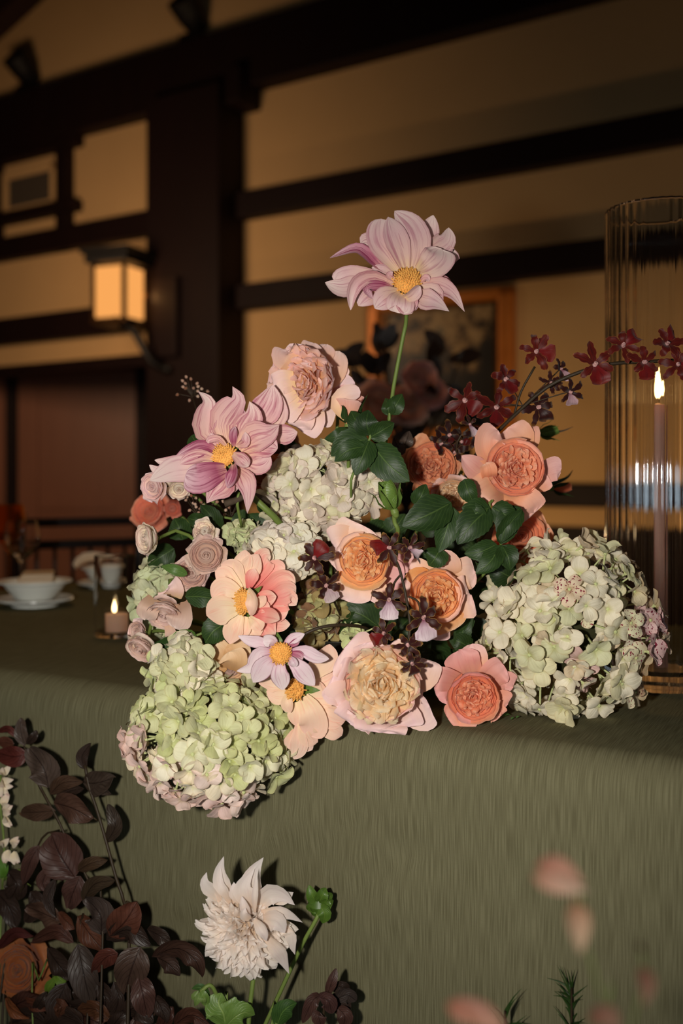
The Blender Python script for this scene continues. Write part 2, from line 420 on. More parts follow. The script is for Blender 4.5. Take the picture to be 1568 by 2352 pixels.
# dark spotlights standing on the plate beam
for px, py, lab in ((462, 90, 'black spotlight standing on the beam above the post'), (82, 200, 'black spotlight on the beam near the corner rafter')):
    s_, z_ = wall_sz(px, py)
    t = thing('spotlight', lab, 'spotlight', wpt(s_, ztop, .1), 'spotlights on the beam')
    m = MB(); m.add(*box_geo(wpt(s_, ztop+.03, .08), WR*.1, WN*.06, V((0, 0, .03)))); m.obj('foot', M['black'], t, smooth=False)
    tube('yoke', [wpt(s_, ztop+.05, .08), wpt(s_, ztop+.16, .08)], .03, M['black'], t)
    hd = lathe_geo(V((0, 0, 0)), [(0, -.14), (.08, -.13), (.11, 0), (.12, .13), (.1, .13), (0, .1)], 16)
    Rm = Matrix.Rotation(.9, 3, WR)
    mesh_obj('lamp_head', [wpt(s_, ztop+.2, .12)+Rm @ q for q in hd[0]], hd[1], M['black'], t)

# framed painting
n = NT('landscape_painting'); tc = n.n('TexCoord'); g = n.sep(tc.outputs['Generated'])
k = n.noise(tc.outputs['Object'], 5., 4., .6)
k2 = n.math('ADD', n.math('MULTIPLY', g[2], .75), n.math('MULTIPLY', n.math('SUBTRACT', k, .5), 1.9))
c = n.ramp(k2, [(.30, rgba((20, 13, 8))), (.45, rgba((46, 32, 16))), (.56, rgba((132, 104, 66))), (.68, rgba((176, 144, 98))), (.85, rgba((82, 78, 60)))])
n.bsdf(c, .4, .4); M['painting'] = n.m
pic = thing('framed_painting', 'dark landscape painting in a gilt frame on the wall', 'painting', wpt(S(1020), Zw(1020, 1010), .03))
s0, s1, z0, z1 = S(852), S(1187), Zw(1020, 1015), Zw(1187, 656)
fw = (S(1187)-S(1150))
for q in ((s0, s1, z0, z0+fw*.8, .07), (s0, s1, z1-fw*.8, z1, .07), (s0, s0+fw, z0, z1, .07), (s1-fw, s1, z0, z1, .07)):
    bevel(mesh_obj('frame_moulding', *wbox_geo(*q[:4], .005, .075), M['gold'], pic, smooth=False), .025, 3)
for q in ((s0+fw, s1-fw, z0+fw*.8, z0+fw), (s0+fw, s1-fw, z1-fw, z1-fw*.8), (s0+fw, s0+fw*1.3, z0+fw, z1-fw), (s1-fw*1.3, s1-fw, z0+fw, z1-fw)):
    mesh_obj('inner_slip', *wbox_geo(*q, .005, .045), M['bronze'], pic, smooth=False)
mesh_obj('canvas', *wbox_geo(s0+fw*.9, s1-fw*.9, z0+fw*.8, z1-fw*.8, .002, .02), M['painting'], pic, smooth=False)

# ---------------------------------------------------------------- the table
TT = V((-.878, .479, 0)).normalized(); TN = V((.479, .878, 0)).normalized()      # along the front edge (to the left), into the table
D0, DEPTH, ZT = .979, .90, .75
def tpt(s, d, z): return TT*s+TN*(D0+d)+V((0, 0, z))
R_ = .04
prof = []
for i in range(13): prof.append((DEPTH-i/12*(DEPTH-R_), ZT))
for i in range(1, 9):
    a = pi/2*i/8; prof.append((R_-R_*sin(a), ZT-R_+R_*cos(a)))
for i in range(1, 37): prof.append((0., ZT-R_-(ZT-R_-.015)*i/36))
prof = [(DEPTH+.005, ZT-.3), (DEPTH+.005, ZT-.1), (DEPTH+.004, ZT-.01)]+prof
ns = 160; v = []; uvs = []; f = []; ln = 0
for k, (d, z) in enumerate(prof):
    if k: ln += sqrt((d-prof[k-1][0])**2+(z-prof[k-1][1])**2)
    for i in range(ns+1):
        s = -1.9+3.8*i/ns
        drop = max(0, (ZT-R_-z)/(ZT-R_)) if d < R_+.001 else 0
        wv = drop*(.012*sin(s*7+.5)+.006*sin(s*17+1.3+z*2)) + (.0035*noise.noise(V((s*9, z*9, 1)))*min(1, drop*6+.15) if d < .3 else 0)
        # creases hanging from the corner at the left, and the long pressed fold by the white dahlia
        if d < R_+.001 and s > .45: wv += .011*min(1, drop*8)*noise.noise(V(((s+z*1.1)*22, (z-s*.5)*4, 4)))
        sf = .15+(.6-z)*.06
        if d < R_+.001: wv += .006*min(1, drop*5)*math.exp(-((s-sf)/.012)**2)
        v.append(tpt(s, d-wv, z+(.001*noise.noise(V((s*6, d*6, 7))) if d > R_ else 0))); uvs.append((s, ln))
for k in range(len(prof)-1):
    for i in range(ns):
        a = k*(ns+1)+i; f.append((a, a+1, a+ns+2, a+ns+1))
tag(mesh_obj('tablecloth', v, f, M['cloth'], None, uvs), 'olive green ribbed tablecloth draped over the long table', 'tablecloth')
tab = thing('banquet_table', 'long table hidden beneath the olive cloth', 'table', tpt(0, .45, 0))
bevel(mesh_obj('tabletop', *box_geo(tpt(0, DEPTH/2+.01, ZT-.022), TT*1.85, TN*(DEPTH/2-.02), V((0, 0, .018))), M['chairwood'], tab, smooth=False))
for s in (-1.7, 1.7):
    for d in (.1, .8):
        mesh_obj('leg', *box_geo(tpt(s, d, .355), TT*.025, TN*.025, V((0, 0, .355))), M['chairwood'], tab, smooth=False)

def on_table(px, py): return P(px, py, F*(ZC-ZT)/(py-HY))
M['flamebright'] = mat_emit('small_candle_flame', (255, 214, 150), 90.)
def flame(parent, c, h, name='flame', mt='flame'):
    prof = [(0, 0), (.13*h, .1*h), (.17*h, .28*h), (.13*h, .55*h), (.05*h, .82*h), (0, h)]
    return mesh_obj(name, *lathe_geo(c, prof, 12), M[mt], parent)

# tall ribbed hurricane and its taper
hc = on_table(1512, 1571); hr = 119/F*hc.y; hh_ = .625
hur = thing('hurricane_vase', 'tall clear ribbed glass cylinder around the taper candle', 'candle holder', hc)
pr = [(0, .001), (hr*.93, .001), (hr*.985, .006), (hr, .02), (hr, hh_-.003), (hr-.0015, hh_), (hr-.003, hh_-.003), (hr-.0035, .028), (hr*.9, .022), (0, .022)]
v, f = lathe_geo(hc, pr, 456, 38, .0008); mesh_obj('glass_cylinder', v, f, M['ribglass'], hur)
tp = thing('taper_candle', 'lit blush taper candle inside the tall ribbed cylinder', 'candle', hc+V((.000, 0, .023)))
ct = ZC-(925-HY)/F*hc.y-hc.z
cb = hc+V((.000, 0, .023))
mesh_obj('candle_body', *lathe_geo(cb, [(0, 0), (.009, 0), (.009, .02), (.0082, ct-.03), (.0076, ct-.026), (.003, ct-.024), (0, ct-.024)], 20), M['wax'], tp)
tube('wick', [cb+V((0, 0, ct-.026)), cb+V((.001, 0, ct-.012))], .0009, M['wick'], tp)
flame(tp, cb+V((0, 0, ct-.018)), .042)
lamp('candle_glow', 'POINT', cb+V((0, 0, ct+.004)), .8, (1, .6, .28), .004)
# tea light cylinder at the left
vc = on_table(264, 1461); vr = 47/F*vc.y; vh = 186/F*vc.y
vot = thing('votive_glass', 'small clear glass cylinder holding a short candle left of the flowers', 'candle holder', vc)
pr = [(0, .001), (vr*.95, .001), (vr, .005), (vr, vh-.001), (vr-.001, vh), (vr-.002, vh-.001), (vr-.0025, .010), (vr*.85, .008), (0, .008)]
mesh_obj('glass_cylinder', *lathe_geo(vc, pr, 48), M['glass'], vot)
vcan = thing('votive_candle', 'short lit white candle inside the small glass cylinder', 'candle', vc+V((.002, 0, .009)))
ch = 40/F*vc.y; vb = vc+V((.003, 0, .009))
mesh_obj('candle_body', *lathe_geo(vb, [(0, 0), (.019, 0), (.019, ch), (.017, ch-.002), (0, ch-.004)], 24), M['waxwhite'], vcan)
tube('wick', [vb+V((-.004, 0, ch-.004)), vb+V((-.004, 0, ch+.004))], .0008, M['wick'], vcan)
flame(vcan, vb+V((-.004, 0, ch+.001)), .024, mt='flamebright')
lamp('candle_glow', 'POINT', vb+V((-.004, 0, ch+.010)), 2.6, (1, .68, .42), .003)

# place settings, glasses, napkins
def plate(c, r, h, label, name='plate', cat='plate', foot=.6):
    t = [(0, .002), (r*foot, .0), (r*foot, .004), (r*.8, h*.55), (r, h), (r*.995, h+.003), (r*.78, h*.6+.004), (r*foot, .008), (0, .007)]
    return tag(mesh_obj(name, *lathe_geo(c, t, 48), M['ceramic']), label, cat)
c0 = on_table(80, 1392); c0.z = ZT+.001
plate(c0, 86/F*c0.y, .014, 'white saucer plate under the bowl left on the table')
bc = c0+V((0, 0, .0135)); br = 83/F*c0.y; bh = 40/F*c0.y
pr = [(0, .0), (br*.5, 0), (br*.55, .004), (br*.78, bh*.7), (br*.84, bh*.9), (br, bh), (br, bh+.003), (br*.8, bh*.93+.002), (br*.7, bh*.7), (br*.45, .008), (0, .008)]
tag(mesh_obj('soup_bowl', *lathe_geo(bc, pr, 48), M['ceramic']), 'white rimmed bowl on the saucer plate at the left', 'bowl')
nk = thing('folded_napkin', 'beige folded napkin lying on the white rimmed bowl', 'napkin', bc+V((0, 0, bh)))
nkp = P(82, 1350, c0.y); 
for i in range(3):
    bevel(mesh_obj('napkin_fold', *box_geo(V((nkp.x+.003*i, c0.y, bc.z+bh+.006+.0055*i)), V((.034-.002*i, .008, 0)), V((-.012, .045, 0)), V((0, 0, .0025))), M['napkin'], nk, smooth=False), .002)
c1 = on_table(245, 1350)
plate(c1+V((0, 0, .001)), 66/F*c1.y, .012, 'white plate on the far side of the table behind the votive')
bc = c1+V((0, 0, .0125)); br = 58/F*c1.y; bh = .035
pr = [(0, .0), (br*.5, 0), (br*.55, .004), (br*.8, bh*.7), (br*.85, bh*.9), (br, bh), (br, bh+.003), (br*.8, bh*.93+.002), (br*.7, bh*.7), (br*.45, .008), (0, .008)]
tag(mesh_obj('soup_bowl', *lathe_geo(bc, pr, 40), M['ceramic']), 'white bowl at the far setting seen behind the votive glass', 'bowl')
q0 = V((bc.x, bc.y, bc.z+bh+.004))
nk2 = ribbon('rolled_napkin', [q0+V((-.075, 0, -.005)), q0+V((-.05, .0, .012)), q0+V((0, 0, .018)), q0+V((.05, 0, .01))], .05, M['napkin'], None, prof=lambda v: .5+.4*sin(v*5), cup=.5, hint=V((0, -.5, 1)))
tag(nk2, 'beige rolled napkin on the far white bowl', 'napkin')
M['glowglass'] = mat_glass('glow_tinted_glass', (1, .74, .40), .06)  # clear glass tinted amber to stand in for caught candle light
def wine_glass(c, r, h, label, mt='glass'):
    t = thing('wine_glass', label, 'glass', c, 'wine glasses at the left')
    pr = [(0, .001), (r*.85, .001), (r*.85, .003), (.006, .008), (.0042, .02), (.004, h*.42), (.008, h*.46), (r*.6, h*.56), (r*.95, h*.68), (r, h*.78), (r*.82, h),
          (r*.8, h), (r*.97, h*.78), (r*.92, h*.68), (r*.55, h*.57), (0, h*.49)]
    mesh_obj('glass_body', *lathe_geo(c, pr, 40), M[mt], t)
c2 = P(50, 1340, 2.25); c2.z = ZT+.001
wine_glass(c2, 41/F*2.25, .168, 'stemmed wine glass standing just behind the white bowl')
c3 = P(22, 1330, 2.38); c3.z = ZT+.001
wine_glass(c3, 37/F*2.38, .20, 'taller wine glass tinted amber for candle glow, behind the other at the left edge', 'glowglass')
# chairs behind the table
def chair(c, ang, label):
    t = thing('chiavari_chair', label, 'chair', c, 'dark chairs behind the table')
    Rm = Matrix.Rotation(ang, 3, 'Z'); q = lambda x, y, z: c+Rm @ V((x, y, z))
    bx = lambda nme, x, y, z, a, b, d: bevel(mesh_obj(nme, *box_geo(q(x, y, z), Rm @ V((a, 0, 0)), Rm @ V((0, b, 0)), V((0, 0, d))), M['chairwood'], t, smooth=False), .004)
    bx('seat', 0, 0, .445, .2, .2, .018)
    for x in (-.185, .185):
        tube('back_post', [q(x, .18, 0), q(x, .185, .45), q(x, .2, .90)], .015, M['chairwood'], t)
        tube('leg', [q(x, -.18, 0), q(x, -.17, .44)], .014, M['chairwood'], t)
    for z in (.87, .80, .52): bx('back_rail', 0, .198 if z > .6 else .187, z, .18, .009, .014)
    for i in range(6): tube('spindle', [q(-.14+.056*i, .19, .52), q(-.14+.056*i, .199, .80)], .007, M['chairwood'], t)
    for z in (.2, .3): tube('stretcher', [q(-.18, -.175, z), q(.18, -.175, z)], .008, M['chairwood'], t)
for px, Y, lab in ((225, 3.0, 'dark spindle back chair behind the far place setting'), (-260, 3.1, 'dark spindle back chair beyond the wine glasses')):
    c = P(px, 1083, Y); c.z = 0
    chair(c, .5, lab)

#FLOWERS
# ---------------------------------------------------------------- flower materials
M['lilac'] = mat_petal('lilac_dahlia_petal', [(0, (242, 208, 164)), (.22, (230, 192, 178)), (.6, (226, 188, 188)), (1, (236, 214, 208))], streak=((176, 98, 122), .75, .50, .72), edge=((190, 130, 142), .16, .6))
M['magenta'] = mat_petal('magenta_dahlia_petal', [(0, (230, 176, 160)), (.25, (182, 100, 124)), (.65, (200, 140, 156)), (1, (228, 198, 202))], streak=((136, 42, 80), .9, .45, .62), edge=((146, 64, 96), .14, .5))
M['pinkdahlia'] = mat_petal('pink_dahlia_petal', [(0, (246, 206, 170)), (.22, (230, 184, 172)), (.6, (226, 180, 180)), (1, (236, 210, 204))], streak=((172, 82, 108), .9, .47, .66), edge=((184, 112, 130), .18, .6))
M['peachdahlia'] = mat_petal('peach_dahlia_petal', [(0, (250, 226, 180)), (.4, (248, 214, 184)), (1, (246, 204, 184))], streak=((244, 176, 152), .6, .5, .72))
M['coraldahlia'] = mat_petal('coral_dahlia_petal', [(0, (214, 96, 96)), (.3, (236, 138, 128)), (.7, (246, 184, 166)), (1, (250, 218, 198))], streak=((226, 112, 112), .6, .5, .7))
M['pinkpeach'] = mat_petal('rosy_peach_petal', [(0, (244, 196, 170)), (.4, (246, 206, 184)), (1, (248, 216, 200))], streak=((238, 170, 156), .6, .5, .7))
M['whitelilac'] = mat_petal('pale_lilac_petal', [(0, (206, 140, 164)), (.22, (228, 200, 208)), (1, (238, 222, 224))], streak=((190, 120, 152), .7, .53, .70), edge=((104, 30, 54), .10, .95))
M['whitedahlia'] = mat_petal('white_dahlia_petal', [(0, (248, 224, 198)), (.35, (250, 238, 226)), (1, (250, 242, 238))], streak=((236, 214, 212), .5, .5, .7), trans=.45)
M['disc'] = mat_plain('dahlia_disc', (228, 168, 88), .75, .15, grain=.3, scale=300)
M['coral'] = mat_petal('coral_rose_petal', [(0, (240, 142, 96)), (.5, (246, 164, 124)), (.9, (248, 182, 148)), (1, (252, 202, 176))], streak=((240, 142, 108), .4, .5, .7), rim=((252, 210, 184), .07, .7), trans=.35)
M['coralguard'] = mat_petal('coral_guard_petal', [(0, (240, 176, 120)), (.45, (244, 178, 146)), (1, (244, 190, 180))], streak=((236, 150, 130), .35, .5, .7), rim=((250, 208, 196), .06, .6))
M['apricot'] = mat_petal('apricot_rose_petal', [(0, (246, 160, 84)), (.5, (250, 184, 120)), (.9, (252, 200, 146)), (1, (252, 216, 178))], streak=((244, 166, 104), .45, .5, .7), rim=((254, 222, 184), .07, .7), trans=.35)
M['blushguard'] = mat_petal('blush_guard_petal', [(0, (248, 200, 140)), (.4, (248, 206, 176)), (.75, (248, 214, 204)), (1, (246, 214, 214))], streak=((244, 192, 176), .4, .5, .7))
M['pinkguard'] = mat_petal('pink_guard_petal', [(0, (246, 190, 150)), (.45, (240, 178, 168)), (1, (242, 190, 190))], streak=((230, 150, 150), .5, .5, .7))
M['palerose'] = mat_petal('pale_pink_rose_petal', [(0, (253, 206, 140)), (.45, (252, 204, 172)), (.8, (249, 206, 196)), (1, (247, 212, 208))], streak=((248, 186, 170), .45, .5, .7), rim=((252, 222, 218), .08, .6), trans=.4)
M['palecentre'] = mat_petal('yellow_rose_centre', [(0, (254, 218, 160)), (.6, (254, 232, 192)), (1, (254, 240, 214))], streak=((252, 208, 160), .5, .5, .7), rim=((254, 242, 218), .08, .6), trans=.5)
M['lavguard'] = mat_petal('lavender_pink_guard', [(0, (250, 210, 160)), (.35, (247, 208, 194)), (1, (242, 212, 214))], streak=((236, 192, 200), .4, .5, .7))
M['mauve'] = mat_petal('dusty_mauve_rose_petal', [(0, (222, 178, 146)), (.5, (226, 190, 172)), (.9, (228, 198, 188)), (1, (236, 212, 204))], streak=((210, 168, 158), .5, .5, .7), rim=((240, 220, 212), .08, .5), trans=.3)
M['cream'] = mat_petal('cream_rose_petal', [(0, (252, 238, 206)), (.5, (252, 238, 216)), (.9, (244, 224, 212)), (1, (206, 166, 156))], streak=((242, 218, 200), .4, .5, .7), trans=.35)
M['beige'] = mat_petal('beige_rose_petal', [(0, (214, 160, 104)), (.5, (232, 190, 144)), (.9, (240, 208, 170)), (1, (246, 222, 196))], streak=((220, 172, 130), .4, .5, .7))
M['sepal'] = mat_petal('hydrangea_sepal', [(0, (222, 222, 180)), (.35, (255, 254, 250)), (1, (250, 246, 238))], streak=((214, 208, 180), .35, .48, .70), edge=((222, 200, 178), .22, .5), rough=.65, trans=.18, spots=((132, 104, 80), 11., .80), bumps=.5)
M['sepalspot'] = mat_petal('speckled_hydrangea_sepal', [(0, (225, 210, 190)), (.4, (255, 255, 255)), (1, (250, 240, 240))], rough=.6, trans=.18, spots=((150, 40, 80), 7., .60), bumps=.4)
M['eye'] = mat_plain('floret_eye', (190, 196, 140), .7)
M['core'] = mat_plain('flower_head_core', (52, 52, 32), .9, .1)
M['rosecore'] = mat_plain('rose_core', (190, 108, 62), .8, .1)
M['burgundy'] = mat_petal('burgundy_orchid_petal', [(0, (104, 28, 18)), (.6, (102, 22, 14)), (1, (112, 40, 24))], streak=((46, 12, 12), .7, .42, .65), edge=((190, 116, 66), .10, .7), rough=.45, rim=((184, 116, 62), .06, .6))
M['brownorchid'] = mat_petal('brown_orchid_petal', [(0, (58, 20, 20)), (.8, (66, 28, 22)), (1, (150, 110, 50))], streak=((34, 12, 12), .6, .45, .7), edge=((186, 146, 72), .12, .8), rough=.45)
M['liplilac'] = mat_petal('pale_orchid_lip', [(0, (120, 40, 70)), (.3, (206, 178, 190)), (1, (228, 212, 216))], streak=((170, 130, 150), .7, .5, .7), rough=.5)
M['lipred'] = mat_petal('crimson_orchid_lip', [(0, (124, 26, 30)), (.7, (112, 18, 14)), (1, (132, 60, 48))], streak=((70, 10, 22), .6, .5, .7), rough=.45)
M['column'] = mat_plain('orchid_column', (186, 140, 136), .5, .3, grain=.6, scale=300)
M['leaf'] = mat_leaf('rose_leaf', (25, 44, 20), (48, 70, 32), rough=.46, spec=.3, vein_c=(76, 98, 50), bumps=.25)
M['leaflight'] = mat_leaf('light_leaf', (78, 104, 46), (118, 140, 72), rough=.45, vein_c=(150, 166, 100))
M['plum'] = mat_leaf('plum_leaf', (56, 45, 40), (90, 75, 67), rough=.45, spec=.3, veins=7., vein_c=(40, 28, 26), bumps=.7)
M['stem'] = mat_plain('green_stem', (104, 122, 58), .5, .3, grain=.2, scale=60)
M['stemdark'] = mat_plain('dark_stem', (52, 40, 26), .55, .3, grain=.3, scale=60)
M['bark'] = mat_plain('grey_bark', (70, 58, 46), .85, .2, grain=.5, scale=120)
M['budgreen'] = mat_leaf('green_bud', (70, 98, 36), (112, 140, 60), rough=.45, vein_c=(140, 160, 80))
M['vase'] = mat_plain('dark_bowl', (30, 28, 24), .4, .4)
M['dried'] = mat_petal('dried_petal', [(0, (150, 104, 78)), (.5, (206, 172, 156)), (1, (226, 204, 186))], streak=((150, 110, 90), .5, .5, .7))

VC = P(800, 1560, 1.255); VC.z = ZT+.001               # where the stems are held: a low dark bowl behind the front blooms
bowl = thing('flower_bowl', 'low dark bowl hidden under the flowers, holding their stems', 'bowl', VC)
mesh_obj('bowl_body', *lathe_geo(VC, [(0, 0), (.045, 0), (.05, .008), (.085, .05), (.095, .08), (.09, .08), (.07, .03), (0, .02)], 32), M['vase'], bowl)
SG = random.Random(3)
def stem_to_bowl(parent, base, axis, mat='stem', r=.0022, sag=.03):
    e = VC+V((SG.uniform(-.055, .055), SG.uniform(-.03, .045), SG.uniform(.03, .06)))
    b = base-axis*.02
    tube('stem', [base, b-axis*sag*.6, (b+e)/2+V((0, .015, -.004)), e], r, M[mat], parent)
def frame_of(ax):
    a = ax.normalized(); e1 = a.cross(V((0, 0, 1)))
    if e1.length < 1e-3: e1 = V((1, 0, 0))
    e1 = -e1.normalized() if e1.x < 0 else e1.normalized()
    e2 = e1.cross(a) if e1.cross(a).z > 0 else a.cross(e1)
    return e1, e2.normalized(), a
def facing(ax, ay): return V((ax, -1, ay)).normalized()

# ---------------------------------------------------------------- roses
def shell_geo(c, fr, r, zb, zt, th, span, curl=0., ruf=0., off=(0, 0), seed=0, nu=9, nv=6, dip=.16, inc=.12, low=.3):
    """one cupped petal standing round the flower's axis"""
    e1, e2, a = fr; rnd = random.Random(seed); ph = rnd.random()*7
    v = []; uv = []; f = []
    for i in range(nv+1):
        t = i/nv
        for j in range(nu+1):
            u = 2*j/nu-1
            wv = .55+.45*sin(min(1, t*1.25)*pi/2)
            an = th+u*span/2*wv
            rr = r*(low+(1-low)*sin(min(1, t*1.15)*pi/2))*(1-inc*t**4)+curl*r*t**5
            rr *= 1+ruf*(.6*sin(ph+u*5.3)+.4*sin(ph*3+u*11))*t*t
            z = zb+(zt-zb)*t-dip*(zt-zb)*abs(u)**3*t+ruf*r*.5*sin(ph*2+u*7)*t
            v.append(c+e1*(off[0]+rr*cos(an))+e2*(off[1]+rr*sin(an))+a*z); uv.append((j/nu, t))
    for i in range(nv):
        for j in range(nu):
            q = i*(nu+1)+j; f.append((q, q+1, q+nu+2, q+nu+1))
    return v, f, uv
def rose(name, label, c, R, ax, seed, inner='coral', outer='coralguard', guards=(), zoom=None, nguard=5, rings=5, quart=4, flat=0., centre=None, tint=None, stem='stem', spiral=False, ruffle=False, ruf=.05, group=None, cat='rose', gopen=.5, cupscale=1.):
    rnd = random.Random(seed); fr = frame_of(ax); e1, e2, a = fr
    base = c-a*R*.95
    t = thing(name, label, cat, base, group)
    centre = centre or inner
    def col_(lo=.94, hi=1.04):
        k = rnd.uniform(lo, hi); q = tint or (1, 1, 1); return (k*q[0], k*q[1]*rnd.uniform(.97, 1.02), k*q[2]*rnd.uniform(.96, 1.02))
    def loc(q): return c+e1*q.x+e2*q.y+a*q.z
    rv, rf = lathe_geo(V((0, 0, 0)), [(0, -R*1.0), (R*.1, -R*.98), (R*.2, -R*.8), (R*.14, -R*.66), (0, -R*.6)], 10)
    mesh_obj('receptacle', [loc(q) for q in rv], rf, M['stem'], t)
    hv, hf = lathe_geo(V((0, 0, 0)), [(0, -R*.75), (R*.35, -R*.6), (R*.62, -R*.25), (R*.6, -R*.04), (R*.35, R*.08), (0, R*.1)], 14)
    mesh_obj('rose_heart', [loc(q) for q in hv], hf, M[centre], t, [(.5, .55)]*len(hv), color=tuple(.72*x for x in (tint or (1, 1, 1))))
    for g in guards:                      # outer petals read off the photograph
        pts, w = g[0], g[1]; k = g[2] if len(g) > 2 else {}
        k = dict(k); mt = k.pop('mat', outer)
        kw = dict(prof='guard', cup=.12, ruf=.08, nu=10, nv=12, seed=rnd.randint(0, 999), frill=.05); kw.update(k)
        ribbon('petal', zoom.pts(pts), zoom.w(w)*1.16, M[mt], t, color=col_(.95, 1.03), **kw)
    for i in range(nguard):
        th = 2*pi*i/max(1, nguard)+rnd.uniform(-.3, .3)+seed
        d = e1*cos(th)+e2*sin(th)
        L = R*rnd.uniform(.92, 1.14)
        pts = [c-a*R*.7+d*R*.15, c-a*R*.45+d*R*.62, c-a*R*(.12-.1*rnd.random())+d*L*.94, c+a*R*(rnd.uniform(-.3, .1)*gopen*2-.05)+d*L*1.16]
        ribbon('petal', pts, R*rnd.uniform(1.2, 1.5), M[outer], t, prof='round', cup=.22, ruf=.09, hint=a, nu=10, nv=10, seed=rnd.randint(0, 999), color=col_(), frill=.06)
    Rc = R*cupscale; step = .105
    for k in range(rings):                # the nested cup
        q = 1-k*step; n = 5 if k < 3 else 4
        for i in range(n):
            th = 2*pi*i/n+k*.75+rnd.uniform(-.25, .25)+seed*.7
            zt = R*(.32-.025*k+rnd.uniform(-.05, .05)-flat*.2)
            s = shell_geo(c, fr, Rc*q*rnd.uniform(.93, 1.02), zt-R*.44, zt, th, rnd.uniform(1.5, 2.1), curl=(.07 if k == 0 else .02)*rnd.uniform(.3, 1.6)+flat*.2, ruf=ruf*.7, seed=rnd.randint(0, 9999), inc=rnd.uniform(.0, .10), low=.38, dip=.26, nu=11)
            mesh_obj('petal', s[0], s[1], M[outer if k == 0 and rnd.random() < .4 else inner], t, s[2], color=col_())
    Ri = Rc*(1-rings*step+.03)
    if spiral:
        k = 0; r = Ri
        while r > R*.06:
            th = k*2.3+seed+rnd.uniform(-.4, .4); zt = R*(.26+.012*k+rnd.uniform(-.02, .03))
            s = shell_geo(c, fr, r, zt-R*.5, zt, th, 2.7, curl=rnd.uniform(.0, .14), ruf=.05, seed=k+seed*31, inc=.04, low=.62, off=(rnd.uniform(-.03, .03)*R, rnd.uniform(-.03, .03)*R), dip=.16, nu=11)
            mesh_obj('petal', s[0], s[1], M[centre], t, s[2], color=col_(.88, 1.0)); k += 1; r *= .80
    elif ruffle or cat == 'rose':                          # a full heart of crumpled little petals
        nn = 84 if ruffle else 64; fs = 1.25 if ruffle else .72
        for i in range(nn):
            q = (i+.5)/nn; r = Ri*1.04*sqrt(q); th = i*2.39996; d = e1*cos(th)+e2*sin(th)
            tw = th+rnd.uniform(-.9, .9); d2 = e1*cos(tw)+e2*sin(tw)
            zt = R*(.33-.10*q+rnd.uniform(-.07, .07)); w_ = R*rnd.uniform(.24, .42)*fs
            p0 = c+d*r*.55+a*(zt-R*.27); p2 = c+d*r*.9+d2*R*(.02+.16*q)+a*zt
            ribbon('petal', [p0, (p0*.4+p2*.6)+d*R*.03, p2, p2+d2*R*(.05+.10*q)+a*R*rnd.uniform(-.05, .04)], w_, M[centre], t, prof='round', cup=rnd.uniform(-.4, .45), ruf=.17, hint=-d*.8+a*.4, nu=6, nv=6, seed=rnd.randint(0, 9999), frill=.14, roll=rnd.uniform(-.5, .5), color=col_(.92, 1.05))
    else:                                 # quartered rosette: nested folds round several small hearts
        for qd in range(quart):
            ph = 2*pi*qd/quart+seed*1.3+rnd.uniform(-.25, .25); ro = Ri*.5
            o = (ro*cos(ph), ro*sin(ph))
            for k in range(6):
                r = Ri*(.56-.085*k)*rnd.uniform(.9, 1.12)
                for sgn in (-1, 1):
                    th = ph+sgn*rnd.uniform(.5, 1.1)
                    zt = R*(.25+.012*k+rnd.uniform(-.06, .08))
                    s = shell_geo(c, fr, r, zt-R*.4, zt, th, rnd.uniform(1.3, 2.3), ruf=ruf*2.4, seed=rnd.randint(0, 9999), off=o, nu=9, nv=4, dip=.14, inc=.0, curl=rnd.uniform(-.04, .2), low=.7)
                    mesh_obj('petal', s[0], s[1], M[centre], t, s[2], color=col_(.88, 1.04))
        for k in range(10):
            th = rnd.random()*6.3; r = Ri*rnd.uniform(.06, .22); zt = R*rnd.uniform(.18, .3)
            s = shell_geo(c, fr, r, zt-R*.35, zt, th, rnd.uniform(1.5, 3), ruf=.15, seed=rnd.randint(0, 9999), nu=7, nv=4, low=.7, inc=0)
            mesh_obj('petal', s[0], s[1], M[centre], t, s[2], color=col_(.82, .98))
    if stem: stem_to_bowl(t, base, a, stem)
    return t
def R_px(r, Y): return r/F*Y

Z8 = Zoom(960, 900, 3.92, 1.13)
rose('garden_rose', 'coral peach garden rose highest on the right above dark green leaves', Z8.p(870, 690), Z8.w(262), facing(-.05, .12), 1, zoom=Z8, nguard=0, guards=[
 ([(900, 520, 3), (880, 420, 2.5), (800, 330, 3)], 300), ([(960, 520, 3), (970, 400, 3), (940, 320, 3.4)], 230), ([(760, 640, 2), (660, 540, .5), (650, 420, 0), (720, 350, .5)], 250, dict(cup=.2)),
 ([(700, 760, 2), (560, 720, 1), (470, 650, 0), (385, 575, -.5)], 190, dict(cup=.25, prof='dahlia', mat='pinkguard')), ([(780, 820, 2), (680, 850, -.5), (590, 920, -1.5), (550, 985, -1.3)], 300, dict(cup=.15, mat='coralguard')),
 ([(830, 870, 2), (900, 960, -.3), (990, 1030, -.8), (1040, 1085, 0)], 280, dict(cup=.2)), ([(1040, 760, 2.5), (1150, 720, 1.5), (1230, 690, 1), (1290, 690, 1)], 190, dict(cup=.15, mat='pinkguard')),
 ([(1000, 850, 2.5), (1110, 800, 1.5), (1170, 760, 1.2)], 180), ([(640, 820, 1.5), (640, 760, -1), (630, 690, -1.5), (610, 640, -1.2)], 130, dict(cup=.2, mat='coral'))], quart=4, ruf=.04)
rose('garden_rose', 'shaded terracotta rose behind the big coral rose, its heart half in shadow', P(990, 1072, 1.2), R_px(56, 1.2), facing(-.05, .2), 2, inner='coral', outer='coral', tint=(.86, .78, .68), quart=3)  # tint darkens the petals for the shade behind the big rose
